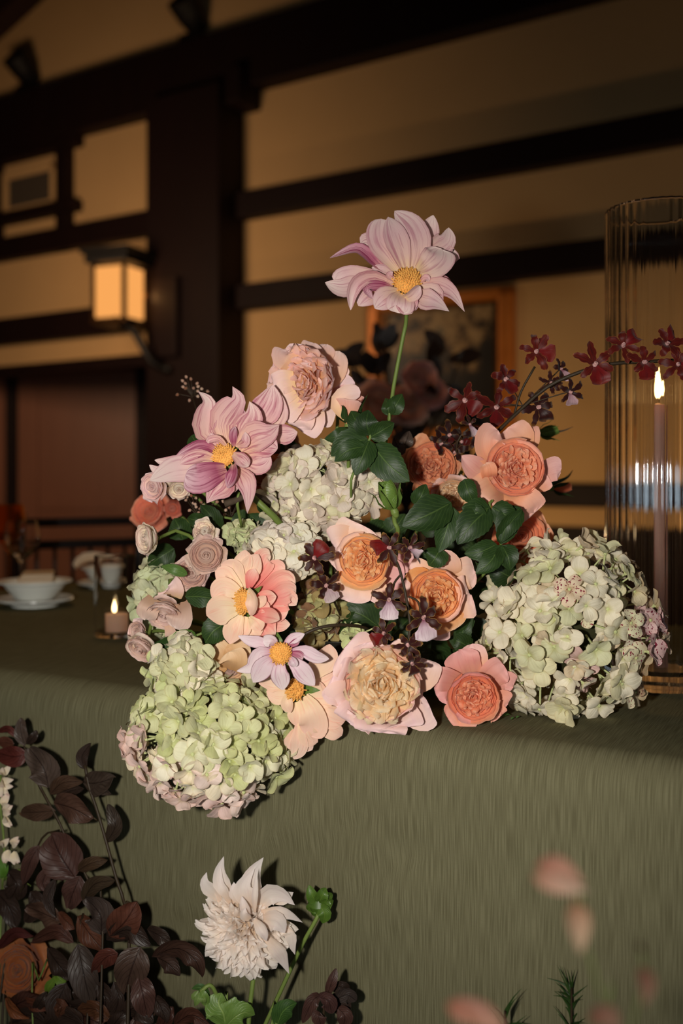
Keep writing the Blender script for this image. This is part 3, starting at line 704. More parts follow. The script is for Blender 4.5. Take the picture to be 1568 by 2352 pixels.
rose('garden_rose', 'deep orange rose tucked under leaves just above the right hydrangea', P(1196, 1232, 1.19), R_px(55, 1.19), facing(.1, .1), 4, inner='coral', outer='coral', tint=(.98, .82, .72), spiral=True)
rose('garden_rose', 'open peach rose fallen loose beneath the shaded terracotta rose', P(1040, 1135, 1.19), R_px(40, 1.19), facing(-.2, -.4), 14, inner='beige', outer='blushguard', quart=2, rings=4)
Z9 = Zoom(600, 1150, 3.92, 1.105)
rose('garden_rose', 'apricot garden rose with pale pink outer petals in the middle, orchid bloom on its side', Z9.p(925, 530), Z9.w(248), facing(-.22, .02), 5, inner='apricot', outer='blushguard', zoom=Z9, nguard=0, cupscale=1.02, guards=[
 ([(860, 420, 2), (760, 370, .5), (690, 370, 0), (640, 400, .3)], 270, dict(cup=.1)), ([(900, 400, 2), (870, 290, .5), (900, 215, .5)], 360, dict(cup=.15)), ([(860, 640, 2), (810, 790, .5), (780, 910, .5)], 330, dict(cup=.15)),
 ([(800, 540, 2), (700, 540, .7), (640, 580, .8)], 260, dict(cup=.1)), ([(1000, 640, 2.5), (1150, 670, 2), (1290, 690, 1.5)], 270, dict(mat='pinkguard')), ([(1050, 560, 3), (1230, 530, 2.5), (1380, 520, 2)], 230, dict(mat='pinkguard')),
 ([(980, 720, 2), (1010, 800, 1), (950, 880, .8)], 220)], quart=3, ruf=.05, rings=5)
Z10 = Zoom(900, 1200, 3.92, 1.10)
rose('garden_rose', 'apricot rose with a dark twisted heart right of the hanging orchids', Z10.p(400, 650), Z10.w(245), facing(-.1, .02), 6, inner='apricot', outer='blushguard', zoom=Z10, nguard=0, guards=[
 ([(480, 500, 2), (450, 430, .8), (380, 400, .8)], 330, dict(cup=.15)), ([(540, 560, 2.5), (640, 470, 1.5), (745, 440, 1.8)], 270, dict(cup=.12)), ([(540, 680, 2), (650, 670, .8), (705, 650, 1)], 340, dict(cup=.15)),
 ([(350, 520, 2), (260, 440, 1.4), (150, 410, 1.6)], 190), ([(460, 800, 2), (520, 900, 1), (560, 965, 1)], 260, dict(mat='apricot')), ([(300, 640, 2), (170, 620, 1.6), (75, 590, 1.8)], 200), ([(400, 850, 2.5), (410, 980, 2), (400, 1060, 2)], 200, dict(mat='lavguard')),
 ([(360, 540, 1.5), (240, 500, .6), (180, 560, .6)], 180, dict(mat='apricot'))], quart=3, ruf=.06, rings=5, tint=(.98, .9, .85))
Z9b = Zoom(600, 1150, 3.92, 1.06)
rose('garden_rose', 'large ruffled rose, yellow hearted with pale pink rim, lowest at the table edge', Z9b.p(1080, 1650), Z9b.w(345), facing(-.03, .05), 7, inner='palerose', outer='lavguard', centre='palecentre', zoom=Z9b, nguard=0, cupscale=.98, guards=[
 ([(950, 1500, 3), (830, 1400, 1.2), (740, 1330, 1.2)], 420, dict(cup=.1)), ([(1000, 1450, 3), (970, 1340, 1), (955, 1275, 1)], 250), ([(1080, 1440, 3), (1020, 1330, 1.4), (990, 1290, 1.5)], 200), ([(880, 1640, 3), (720, 1620, 1), (645, 1580, 1.2)], 400, dict(cup=.1)),
 ([(880, 1750, 3), (730, 1800, 1), (680, 1860, 1)], 330), ([(960, 1850, 3), (840, 1960, 1), (800, 2010, 1)], 330), ([(1080, 1900, 3), (1070, 2030, .8), (1060, 2085, .8)], 420), ([(1200, 1880, 3), (1260, 1990, 1), (1270, 2040, 1)], 340),
 ([(1280, 1780, 3.4), (1430, 1880, 2), (1515, 1850, 2)], 330), ([(1280, 1600, 3.6), (1420, 1540, 2.6), (1450, 1420, 2.6)], 330, dict(mat='blushguard')), ([(1170, 1440, 2.5), (1200, 1360, 1), (1150, 1300, 1)], 200, dict(mat='blushguard')), ([(1250, 1500, 3.4), (1330, 1380, 2.4), (1400, 1330, 2.4)], 220, dict(mat='blushguard'))],
 ruffle=True, ruf=.1, rings=2)
Z10b = Zoom(900, 1200, 3.92, 1.09)
rose('garden_rose', 'coral rose with pink pointed outer petals lying on the cloth beside the right hydrangea', Z10b.p(735, 1560), Z10b.w(232), facing(-.05, .0), 8, inner='coral', outer='pinkguard', zoom=Z10b, nguard=0, guards=[
 ([(640, 1460, 2.5), (520, 1420, .8), (440, 1400, 0), (385, 1385, .4)], 190, dict(cup=.25)), ([(620, 1540, 2.5), (490, 1520, 1), (400, 1560, .8)], 200), ([(700, 1440, 3), (640, 1270, 1.4), (600, 1150, 1.2)], 280, dict(cup=.15)), ([(760, 1420, 3), (740, 1250, 2), (720, 1090, 2)], 220, dict(mat='blushguard')),
 ([(820, 1450, 3), (930, 1350, 1.4), (1010, 1290, 1.4)], 230), ([(880, 1480, 3), (1010, 1440, 1.8), (1090, 1480, 1.8)], 190), ([(650, 1660, 2), (570, 1730, .6), (505, 1770, .6)], 210, dict(mat='coralguard', cup=.1)), ([(740, 1700, 2), (740, 1770, .4), (780, 1800, .3)], 260, dict(mat='coralguard')),
 ([(880, 1620, 2.5), (990, 1620, 1), (1040, 1640, 1)], 200, dict(mat='coralguard')), ([(860, 1680, 2.5), (940, 1720, 1), (970, 1750, 1)], 170, dict(mat='coralguard'))], quart=4, ruf=.07, tint=(1, .9, .86))
Z7 = Zoom(600, 750, 3.92, 1.14)
rose('garden_rose', 'pale pink ruffled rose on its stem between the two large dahlias', Z7.p(400, 510), Z7.w(330), facing(-.55, -.06), 9, inner='palerose', outer='lavguard', centre='palerose', zoom=Z7, nguard=0, guards=[
 ([(350, 400, 0), (260, 290, -1), (220, 260, -1), (230, 220, -.5)], 230, dict(mat='palerose')), ([(400, 380, 1), (360, 250, 0), (370, 170, .4)], 240), ([(460, 380, 2), (450, 230, 1.4), (480, 150, 1.6)], 190, dict(mat='palerose')), ([(500, 400, 2.5), (560, 260, 2.4), (590, 160, 2.6)], 160, dict(mat='palerose')),
 ([(300, 480, -1), (190, 500, -1.4), (115, 540, -1)], 190), ([(300, 560, -1), (200, 600, -1.4), (140, 650, -1)], 180), ([(320, 620, -1), (220, 720, -1.4), (165, 770, -1)], 260), ([(380, 680, 0), (330, 820, -.6), (300, 900, 0)], 270), ([(450, 700, 1), (430, 850, 0), (370, 950, .4)], 250),
 ([(500, 660, 2), (550, 780, 1.6), (500, 880, 1.6)], 210), ([(560, 560, 3), (680, 560, 3), (840, 500, 3)], 200), ([(600, 600, 3), (700, 620, 3), (800, 560, 3)], 140, dict(mat='pinkguard')), ([(520, 520, 2.5), (640, 420, 2.5), (700, 220, 2.5)], 200, dict(mat='palerose')), ([(560, 500, 3), (680, 400, 3), (740, 330, 3)], 180)],
 ruffle=True, ruf=.1, rings=2)
# spent bud beside it
def rosebud(name, label, c, L, d, open_=.35, mat='coralguard', sep='leaf', n=5, seed=0, cat='rosebud', stem=True, nsep=5, beard=1., tint=None):
    t = thing(name, label, cat, c); rnd = random.Random(seed); d = d.normalized(); e1, e2, a = frame_of(d)
    fr = (e1, e2, a)
    for i in range(n):
        th = 2*pi*i/n+rnd.random()
        s = shell_geo(c, fr, L*rnd.uniform(.28, .38), 0, L*rnd.uniform(.8, 1.05), th, 2.4, curl=open_, ruf=.05, seed=rnd.randint(0, 999), nu=7, nv=6, low=.25, inc=.35-open_*.5)
        mesh_obj('petal', s[0], s[1], M[mat], t, s[2], color=tint)
    for i in range(nsep):
        th = 2*pi*i/nsep+.4; q = e1*cos(th)+e2*sin(th)
        ribbon('sepal', [c, c+q*L*.34+a*L*.25, c+q*L*.42+a*L*.6, c+q*L*(.5+.2*beard)+a*L*(.75+.4*beard*rnd.random())], L*.24, M[sep], t, prof='spear', cup=.3, hint=q, nu=4, nv=6, seed=i)
    hv, hf = lathe_geo(V((0, 0, 0)), [(0, -L*.3), (L*.1, -L*.22), (L*.14, -L*.08), (L*.12, .05*L), (0, .08*L)], 10)
    mesh_obj('hip', [c+e1*q.x+e2*q.y+a*q.z for q in hv], hf, M['stem'], t)
    return t
b = rosebud('rosebud', 'half open peach rosebud with curled petals right of the pale pink rose', P(800, 975, 1.13), .036, V((.05, -.3, 1)), .45, 'coralguard', seed=3)
ribbon('petal', [P(795, 960, 1.12), P(775, 930, 1.115), P(795, 905, 1.115), P(828, 900, 1.12)], .02, M['blushguard'], b, prof='round', cup=.3)
ribbon('petal', [P(802, 960, 1.12), P(820, 970, 1.112), P(832, 972, 1.112)], .018, M['blushguard'], b, prof='round', cup=.2)
stem_to_bowl(b, P(800, 985, 1.13), V((0, 0, 1)))
b = rosebud('rosebud', 'tight green rosebud pointing up before the cream hydrangea', P(905, 1172, 1.085), .034, V((-.35, -.15, 1)), .0, 'budgreen', 'budgreen', seed=5, beard=.5)
tube('stem', [P(905, 1176, 1.085), P(906, 1200, 1.09), P(914, 1228, 1.10), P(900, 1330, 1.2)], .0026, M['stem'], b)
b = rosebud('rosebud', 'small green rosebud with a long whisker right of the dark orchids', P(1236, 996, 1.3), .026, V((1, -.1, .2)), .0, 'budgreen', 'budgreen', seed=6)
ribbon('sepal', [P(1255, 992, 1.3), P(1290, 990, 1.3), P(1316, 980, 1.3)], .004, M['stemdark'], b, prof='needle'); stem_to_bowl(b, P(1234, 998, 1.3), V((1, 0, .3)))
b = rosebud('rosebud', 'dark red tipped rosebud right of the highest coral rose', P(1268, 1122, 1.32), .026, V((1, 0, .1)), .0, 'coral', 'leaf', seed=7, tint=(.9, .5, .35))
ribbon('sepal', [P(1262, 1112, 1.32), P(1300, 1098, 1.32), P(1315, 1080, 1.32)], .006, M['leaf'], b, prof='needle'); stem_to_bowl(b, P(1266, 1124, 1.32), V((1, 0, 0)))

# the dusty roses at the left
Z4 = Zoom(280, 1130, 3.92, 1.13)
rose('spray_rose', 'dusty mauve rose with a tightly rolled heart, upper of the touching pair', Z4.p(760, 570), Z4.w(150), facing(.05, .1), 10, inner='mauve', outer='mauve', spiral=True, tint=(.95, .92, .9), nguard=5, rings=4, cat='rose')
rose('spray_rose', 'dusty mauve rose tucked below and left of the rolled heart one', Z4.p(630, 730, .8), Z4.w(135), facing(-.1, .1), 11, inner='mauve', outer='mauve', spiral=True, tint=(.98, .95, .96), nguard=5, rings=4)
rose('spray_rose', 'nodding dusty mauve rose left of the peach and pink dahlia', Z4.p(385, 1090, -1), Z4.w(165), facing(-.2, -.75), 12, inner='mauve', outer='mauve', spiral=True, rings=4, zoom=Z4, nguard=3, guards=[([(450, 950, 1), (440, 880, 0), (420, 850, .3)], 210, dict(mat='lavguard')), ([(520, 1000, 0), (520, 1120, -2), (480, 1230, -2)], 200, dict(mat='mauve')), ([(300, 960, 0), (240, 1050, -1.5), (210, 1150, -1)], 170), ([(420, 1200, -1.5), (440, 1280, -1.5), (450, 1340, -1)], 90)])
rose('spray_rose', 'cream rose facing sideways at the far left of the flowers', Z4.p(225, 420), Z4.w(140), facing(-1.15, -.05), 13, inner='cream', outer='cream', spiral=True, nguard=3, rings=4)
rose('spray_rose', 'mauve and cream rose lowest at the left edge beside the votive', Z4.p(170, 1400, 1), Z4.w(140), facing(-.5, -.8), 15, inner='mauve', outer='cream', spiral=True, tint=(1, .97, .95), nguard=4, rings=4)
rose('spray_rose', 'faded pink rose bud above the lowest left one, half hidden', Z4.p(140, 1270, 1.6), Z4.w(105), facing(-.8, .1), 16, inner='mauve', outer='lavguard', spiral=True, rings=4, nguard=3)
rose('spray_rose', 'washed out pink rose hanging under the left petals of the magenta dahlia', P(352, 1117, 1.17), R_px(30, 1.17), facing(-.45, -.15), 17, inner='lavguard', outer='lavguard', spiral=True, rings=3, nguard=4)
rose('spray_rose', 'pale cream rose between magenta dahlia and coral blurred rose', P(410, 1122, 1.18), R_px(24, 1.18), facing(.2, -.5), 18, inner='cream', outer='cream', spiral=True, rings=3, nguard=4)
rose('garden_rose', 'soft coral rose out of focus behind the cream rose at the far left', P(345, 1175, 1.42), R_px(40, 1.42), facing(-.3, .3), 19, inner='coral', outer='coral', tint=(1, .8, .8), spiral=True)
rose('spray_rose', 'tiny rose pink bloom right of the blurred coral rose', P(396, 1168, 1.36), R_px(18, 1.36), facing(.1, .1), 20, inner='coral', outer='coral', tint=(.8, .55, .6), spiral=True, rings=3, nguard=3)
rose('garden_rose', 'beige rose in shadow left of the small lilac dahlia', P(532, 1532, 1.125), R_px(44, 1.125), facing(0, -.15), 21, inner='beige', outer='beige', centre='mauve', spiral=True, zoom=Zoom(280, 1130, 3.92, 1.11), nguard=2, guards=[([(980, 1560, 1), (880, 1450, 0), (820, 1400, 0)], 200), ([(1000, 1560, 1), (1050, 1450, 0), (1160, 1420, .3)], 220), ([(980, 1600, 0), (1000, 1520, -1.5), (960, 1440, -1.5)], 230), ([(900, 1650, 1), (820, 1600, .5), (770, 1560, 1)], 180), ([(1100, 1640, .5), (1160, 1600, 0), (1170, 1540, .4)], 130, dict(mat='cream'))])
carn = rose('lisianthus_bloom', 'small frilled cream bloom above the rolled heart mauve rose', P(470, 1222, 1.14), R_px(26, 1.14), facing(-.1, .3), 22, inner='cream', outer='cream', rings=4, quart=2, ruf=.16, nguard=4, cat='flower')
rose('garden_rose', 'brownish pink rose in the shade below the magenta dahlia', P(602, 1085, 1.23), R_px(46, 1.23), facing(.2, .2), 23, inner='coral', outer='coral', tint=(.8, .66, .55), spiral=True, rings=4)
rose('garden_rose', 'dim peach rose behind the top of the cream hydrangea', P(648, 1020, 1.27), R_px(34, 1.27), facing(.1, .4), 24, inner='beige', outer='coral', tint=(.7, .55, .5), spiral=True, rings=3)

# ---------------------------------------------------------------- dahlias
def disc(parent, c, ax, rx, mat='disc', n=120, seed=1, h=.5, fluff=0.):
    rnd = random.Random(seed); e1, e2, a = frame_of(ax); m = MB()
    v, f = lathe_geo(V((0, 0, 0)), [(0, -.3*rx), (.7*rx, -.25*rx), (.95*rx, .02*rx), (.75*rx, h*.72*rx), (.4*rx, h*.85*rx), (0, h*.8*rx)], 20)
    m.add([c+e1*q.x+e2*q.y+a*q.z for q in v], f)
    for i in range(n):
        r = rx*sqrt((i+.5)/n); th = i*2.39996
        z = h*rx*.85*(1-(r/rx)**2.2)
        p = c+e1*(r*cos(th))+e2*(r*sin(th))+a*z
        d = (a*1.0+(e1*cos(th)+e2*sin(th))*(r/rx)*.9+V((rnd.uniform(-1, 1), rnd.uniform(-1, 1), rnd.uniform(-1, 1)))*(.12+fluff)).normalized()
        s = rx*.088; L = rx*rnd.uniform(.14, .26)*(1+2*fluff)
        x = d.cross(V((.2, .5, .9))).normalized(); y = d.cross(x)
        q = [p+x*s, p-x*s*.5+y*s*.87, p-x*s*.5-y*s*.87]
        m.add(q+[k+d*L for k in q]+[p+d*L*1.25], [(0, 1, 4, 3), (1, 2, 5, 4), (2, 0, 3, 5), (3, 4, 6), (4, 5, 6), (5, 3, 6)])
    return m.obj('disc_florets', M[mat], parent, kind='stuff')
def dahlia(name, label, Z, dc, dr, ax, petals, mat, stempts=None, seed=1, back=0, stem_r=.0032, fluff=0., h=.5, stem_mat='stem'):
    c = Z.p(*dc); t = thing(name, label, 'dahlia', c-ax*.012); rnd = random.Random(seed)
    for q in petals:
        pts, w = q[0], q[1]; k = dict(q[2]) if len(q) > 2 else {}
        mt = k.pop('mat', mat)
        kw = dict(prof='dahlia', cup=.22, ruf=.03, nu=8, nv=12, seed=rnd.randint(0, 9999)); kw.update(k)
        g = rnd.uniform(.93, 1.04)
        ribbon('petal', Z.pts(pts), Z.w(w)*1.12, M[mt], t, color=(g, g*rnd.uniform(.97, 1.02), g), **kw)
    disc(t, c+ax*.001, ax, Z.w(dr)*.5, seed=seed, fluff=fluff, h=h)
    e1, e2, a = frame_of(ax)
    for i in range(7):                                    # green calyx at the back
        th = 2*pi*i/7; d = e1*cos(th)+e2*sin(th)
        ribbon('sepal', [c-a*.012, c-a*.010+d*.012, c-a*.014+d*.022], .009, M['budgreen'], t, prof='spear', hint=-a, nu=4, nv=5)
    if stempts: tube('stem', stempts, stem_r, M[stem_mat], t)
    return t
Y = 1.12; ZA = Zoom(700, 450, 3.92, Y)
fa = V((0, -1, .35)).normalized()
dahlia('dahlia', 'pale lilac dahlia with yellow centre on the tallest bare stem', ZA, (920, 775), 250, fa, [
 ([(800, 640, 1.5), (680, 520, 1.5), (560, 420, 1.5), (500, 440, 2)], 200, dict(cup=.1)), ([(850, 660, 1.5), (720, 500, 1.2), (620, 360, 1.5)], 170, dict(cup=.1)),
 ([(1010, 600, 2.2), (1080, 430, 2.4), (1120, 300, 2.4), (1155, 172, 2)], 190, dict(cup=.15)), ([(1050, 560, 2), (1180, 460, 1.6), (1270, 400, 1.6), (1295, 285, 1.2)], 190, dict(cup=.25, roll=.3)), ([(1100, 560, 2.2), (1240, 520, 2), (1320, 560, 2), (1310, 460, 2)], 150, dict(cup=.3)),
 ([(880, 690, .6), (770, 520, .3), (690, 380, .5), (690, 205, 1)], 250, dict(cup=.14, prof='round')), ([(910, 680, .4), (860, 500, 0), (800, 330, .2), (750, 185, .8)], 200, dict(cup=.2)), ([(970, 670, .6), (1010, 480, .2), (950, 280, .4), (805, 135, 1)], 250, dict(cup=.14)),
 ([(1020, 690, .5), (1110, 640, -.6), (1200, 560, -.6), (1230, 480, 0)], 270, dict(cup=.16, prof='round')),
 ([(780, 700, .8), (640, 620, .4), (540, 520, .6), (440, 480, .8), (220, 560, 1.4)], 110, dict(mat='magenta', cup=.5, roll=.3)), ([(800, 720, .6), (700, 670, .3), (600, 645, .5)], 90, dict(mat='lilac', cup=.4)),
 ([(720, 740, 1), (480, 720, 1), (350, 750, 1.2), (300, 800, 1.5)], 190, dict(cup=.2, prof='round')), ([(700, 800, .9), (480, 800, .8), (330, 830, .8), (180, 780, .8)], 170, dict(cup=.3)), ([(680, 860, .8), (560, 900, .2), (480, 990, .2)], 180, dict(cup=.2)),
 ([(800, 790, 0), (620, 720, -1), (480, 770, -1.6), (420, 880, -1.6), (412, 1030, -1.2)], 120, dict(mat='pinkdahlia', cup=.45, roll=-.3)), ([(790, 830, 0), (680, 810, -.8), (560, 830, -1.2), (610, 930, -1)], 90, dict(mat='magenta', cup=.4)),
 ([(860, 870, -.4), (760, 900, -1.4), (690, 950, -1.6), (625, 1012, -1.2)], 190, dict(cup=.25)), ([(880, 880, -.6), (860, 960, -1.8), (840, 1055, -1.6)], 230, dict(cup=.25, prof='round')), ([(900, 890, -.5), (920, 980, -1.6), (960, 1062, -1.4)], 180, dict(cup=.3, mat='pinkdahlia')),
 ([(930, 890, -.4), (970, 970, -1.3), (1000, 1030, -1.2)], 110, dict(mat='magenta', cup=.2)), ([(960, 880, -.6), (1080, 930, -1.6), (1180, 960, -1.6), (1300, 1040, -.8)], 180, dict(cup=.25, prof='spear')), ([(1000, 850, -.4), (1130, 900, -1), (1100, 1010, -1.2)], 210, dict(cup=.2)),  # the magenta petal here colours in the shadowed part under the disc
 ([(1040, 800, 0), (1200, 810, -.9), (1330, 880, -.9), (1440, 1045, -.3)], 150, dict(cup=.35, prof='spear', mat='pinkdahlia')), ([(1060, 790, .8), (1220, 780, .8), (1330, 850, .8)], 130, dict(mat='pinkdahlia')),
 ([(900, 920, -1.2), (950, 900, -2.0), (1000, 850, -2.2), (1038, 812, -2.1)], 110, dict(cup=.6, roll=.5)), ([(810, 760, -.2), (760, 720, -.6), (790, 680, -.7)], 60, dict(cup=.5, mat='pinkdahlia')), ([(1040, 770, -.2), (1090, 740, -.7), (1120, 770, -.8)], 60, dict(cup=.5, mat='pinkdahlia'))],
 'lilac', [ZA.p(915, 950, 1.5), P(932, 740, 1.125), P(925, 775, 1.125), P(905, 880, 1.135), P(896, 945, 1.15), P(880, 1060, 1.2), VC+V((.02, .02, .05))], seed=31, stem_r=.0024)
ZB = Zoom(280, 750, 3.92, 1.08); fb = V((-.1, -1, .3)).normalized()
dahlia('dahlia', 'large curling pink dahlia with magenta striped petals on the upper left', ZB, (920, 1165), 215, fb, [
 ([(1180, 940, 3), (1250, 820, 3.2), (1330, 680, 3), (1360, 525, 2.6)], 260, dict(cup=.2)), ([(1250, 960, 3.6), (1370, 850, 3.6), (1400, 720, 3.6), (1440, 620, 3.2)], 200, dict(cup=.1, mat='lilac')), ([(1300, 1020, 2), (1420, 980, 2), (1500, 970, 2), (1580, 950, 2)], 170, dict(cup=.3)),
 ([(860, 1070, .8), (735, 960, .5), (755, 780, .8), (775, 670, .6), (682, 578, .8)], 200, dict(cup=.3, roll=.3, prof='spear')), ([(950, 1070, 1), (900, 880, .8), (980, 740, 1), (1045, 650, 1.2), (995, 537, 1)], 250, dict(cup=.22, prof='spear')), ([(1010, 1060, 1), (1050, 880, 1.2), (1085, 735, 1.2)], 150, dict(mat='magenta', cup=.3)),
 ([(1040, 1070, .8), (1120, 920, .8), (1180, 790, 1), (1148, 672, 1)], 240, dict(cup=.25, prof='spear')), ([(1060, 1110, .2), (1180, 1000, -.8), (1320, 960, -.8), (1415, 885, -.2)], 260, dict(cup=.3, prof='spear')), ([(1080, 1140, .2), (1220, 1080, -.6), (1330, 1080, -.4), (1400, 1100, 0)], 190, dict(cup=.3)),
 ([(1080, 1190, .3), (1180, 1240, -.2), (1270, 1230, -.2), (1335, 1160, 0)], 170, dict(mat='pinkdahlia', cup=.3)), ([(1070, 1220, .3), (1130, 1270, 0), (1180, 1320, 0)], 110, dict(mat='magenta', cup=.2)),
 ([(700, 1170, 1), (520, 1200, 1.2), (400, 1220, 1.4), (292, 1202, 1.2)], 90, dict(cup=.35, mat='lilac')), ([(700, 1250, 1.4), (450, 1290, 1.6), (330, 1300, 1.6), (245, 1245, 1.6)], 90, dict(cup=.3, mat='lilac')),
 ([(860, 1130, .2), (740, 1090, -.4), (620, 1130, -.6), (470, 1190, -.2)], 140, dict(mat='magenta', cup=.3)), ([(850, 1190, 0), (720, 1160, -.7), (600, 1190, -.9), (520, 1240, -.8)], 110, dict(mat='pinkdahlia', cup=.35)),
 ([(820, 1230, .2), (620, 1270, -.4), (450, 1290, -.4), (250, 1388, .4)], 220, dict(cup=.12, mat='lilac')), ([(940, 1290, -.6), (800, 1330, -1.8), (680, 1370, -2), (570, 1340, -1.6)], 240, dict(mat='magenta', cup=.2, prof='round')), ([(800, 1330, -.6), (720, 1400, -1.2), (690, 1485, -1)], 180, dict(mat='magenta', cup=.1)),
 ([(950, 1310, -.3), (900, 1420, -1.4), (830, 1490, -1.4), (762, 1592, -.8)], 230, dict(cup=.3, prof='spear')), ([(1000, 1330, 0), (990, 1430, -.6), (1020, 1490, -.5)], 150, dict(cup=.2)), ([(1040, 1290, -.2), (1110, 1380, -1.2), (1140, 1500, -1.2), (1128, 1685, -.4)], 170, dict(cup=.35, prof='spear')),
 ([(1005, 1240, -1), (1010, 1310, -2), (985, 1390, -2), (945, 1455, -1.7)], 110, dict(cup=.6, roll=.4, mat='magenta')), ([(945, 1080, -.2), (870, 1010, -.9), (790, 1020, -1), (775, 1050, -.8)], 60, dict(cup=.6)), ([(1000, 1150, -.8), (1080, 1200, -1.6), (1140, 1260, -1.2)], 110, dict(cup=.5)),
 ([(1040, 1080, 0), (1110, 1040, -1), (1110, 950, -1)], 80, dict(cup=.5)), ([(1010, 1080, .2), (1000, 980, -.2), (1020, 900, .2)], 70, dict(cup=.4, mat='magenta')),
 ([(860, 1100, .4), (820, 1030, 0), (800, 960, .2)], 90, dict(cup=.4))],
 'pinkdahlia', [ZB.p(960, 1230, 2), P(560, 1120, 1.12), P(600, 1160, 1.115), P(645, 1206, 1.13), P(700, 1300, 1.2), VC+V((-.03, .0, .06))], seed=32, stem_r=.0040)
ZC_ = Zoom(280, 1130, 3.92, 1.075); fc = V((-.75, -1, .05)).normalized()
dahlia('dahlia', 'dahlia with cream petals left and coral petals right, centre turned left', ZC_, (1095, 985), 225, fc, [
 ([(1230, 900, 2.5), (1350, 720, 2.5), (1380, 640, 2.6)], 130, dict(mat='coraldahlia')), ([(1160, 860, 1.6), (1240, 700, 1.6), (1290, 590, 1.6), (1340, 575, 1.8)], 200, dict(mat='coraldahlia')), ([(1200, 880, 2), (1330, 760, 1.8), (1400, 690, 1.8), (1470, 705, 2)], 180, dict(mat='coraldahlia')),
 ([(1130, 860, 1.2), (1140, 730, .8), (1180, 640, .8), (1230, 560, 1)], 180, dict(mat='peachdahlia')), ([(1210, 920, 1.6), (1360, 850, 1.2), (1470, 790, 1.2), (1560, 840, 1.4)], 190, dict(mat='coraldahlia')), ([(1230, 960, 1.6), (1400, 930, 1), (1500, 890, 1), (1568, 900, 1.4)], 190, dict(mat='coraldahlia')),
 ([(1240, 1000, 1.6), (1400, 1000, 1.2), (1500, 960, 1.2), (1570, 1020, 1.4)], 180, dict(mat='coraldahlia')), ([(1240, 1040, 1.6), (1380, 1080, 1.2), (1500, 1060, 1.2)], 170, dict(mat='coraldahlia')), ([(1220, 1100, 1.8), (1340, 1170, 1.6), (1430, 1190, 1.6), (1515, 1192, 1.8)], 140, dict(mat='coraldahlia')),
 ([(1180, 1120, 1.2), (1270, 1220, 1), (1320, 1270, 1), (1380, 1300, 1.2)], 220, dict(mat='coraldahlia')), ([(1130, 1130, .9), (1180, 1240, .6), (1230, 1310, .8)], 190, dict(mat='peachdahlia')), ([(1110, 1120, .6), (1080, 1230, .3), (1060, 1300, .5)], 150, dict(mat='peachdahlia')),
 ([(1070, 1090, .4), (1020, 1200, .2), (990, 1280, .4), (970, 1368, .6)], 170, {}), ([(1060, 1050, 0), (940, 1050, -.4), (840, 1080, -.2), (762, 1112, .2)], 240, dict(cup=.12)), ([(1060, 1000, .4), (990, 960, .4), (920, 950, .6)], 120, {}),
 ([(1070, 920, .2), (960, 870, -.2), (880, 880, 0), (808, 956, .4)], 190, dict(cup=.2)), ([(1080, 890, .5), (970, 790, .4), (900, 740, .6), (838, 712, .8)], 170, dict(cup=.2)), ([(1090, 880, .7), (1030, 740, .6), (980, 680, .7), (890, 650, .9)], 170, {}), ([(1110, 870, 1), (1080, 700, .8), (1100, 600, .8), (1108, 520, 1)], 160, dict(cup=.2)),
 ([(1140, 870, .4), (1170, 760, .3), (1200, 690, .5)], 110, dict(mat='coraldahlia')),
 ([(1140, 870, -.6), (1180, 950, -1.6), (1180, 1040, -1.8), (1150, 1110, -1.2)], 120, dict(cup=.5, roll=.5)), ([(1150, 900, -.2), (1160, 960, -.8), (1130, 1040, -.6)], 70, dict(cup=.5)), ([(1170, 1000, -.6), (1240, 990, -1.2), (1295, 935, -1)], 90, dict(mat='peachdahlia', cup=.4)),
 ([(1180, 1050, -.4), (1260, 1030, -1), (1330, 1060, -.8)], 110, dict(mat='coraldahlia')), ([(1170, 1090, -.4), (1280, 1100, -1), (1350, 1120, -.8), (1420, 1150, -.4)], 130, dict(mat='coraldahlia')), ([(1150, 1130, 0), (1210, 1180, -.6), (1250, 1250, -.3)], 130, dict(mat='peachdahlia')),
 ([(1180, 1000, 0), (1290, 960, -.4), (1390, 940, 0)], 140, dict(mat='coraldahlia'))],
 'peachdahlia', None, seed=33, h=.45)
stem_to_bowl(bpy.data.objects['dahlia.002'], ZC_.p(1160, 1000, 2.4), fc, r=.003)
ZD = Zoom(250, 1430, 2.851, 1.045); fd = V((0, -1, .1)).normalized()
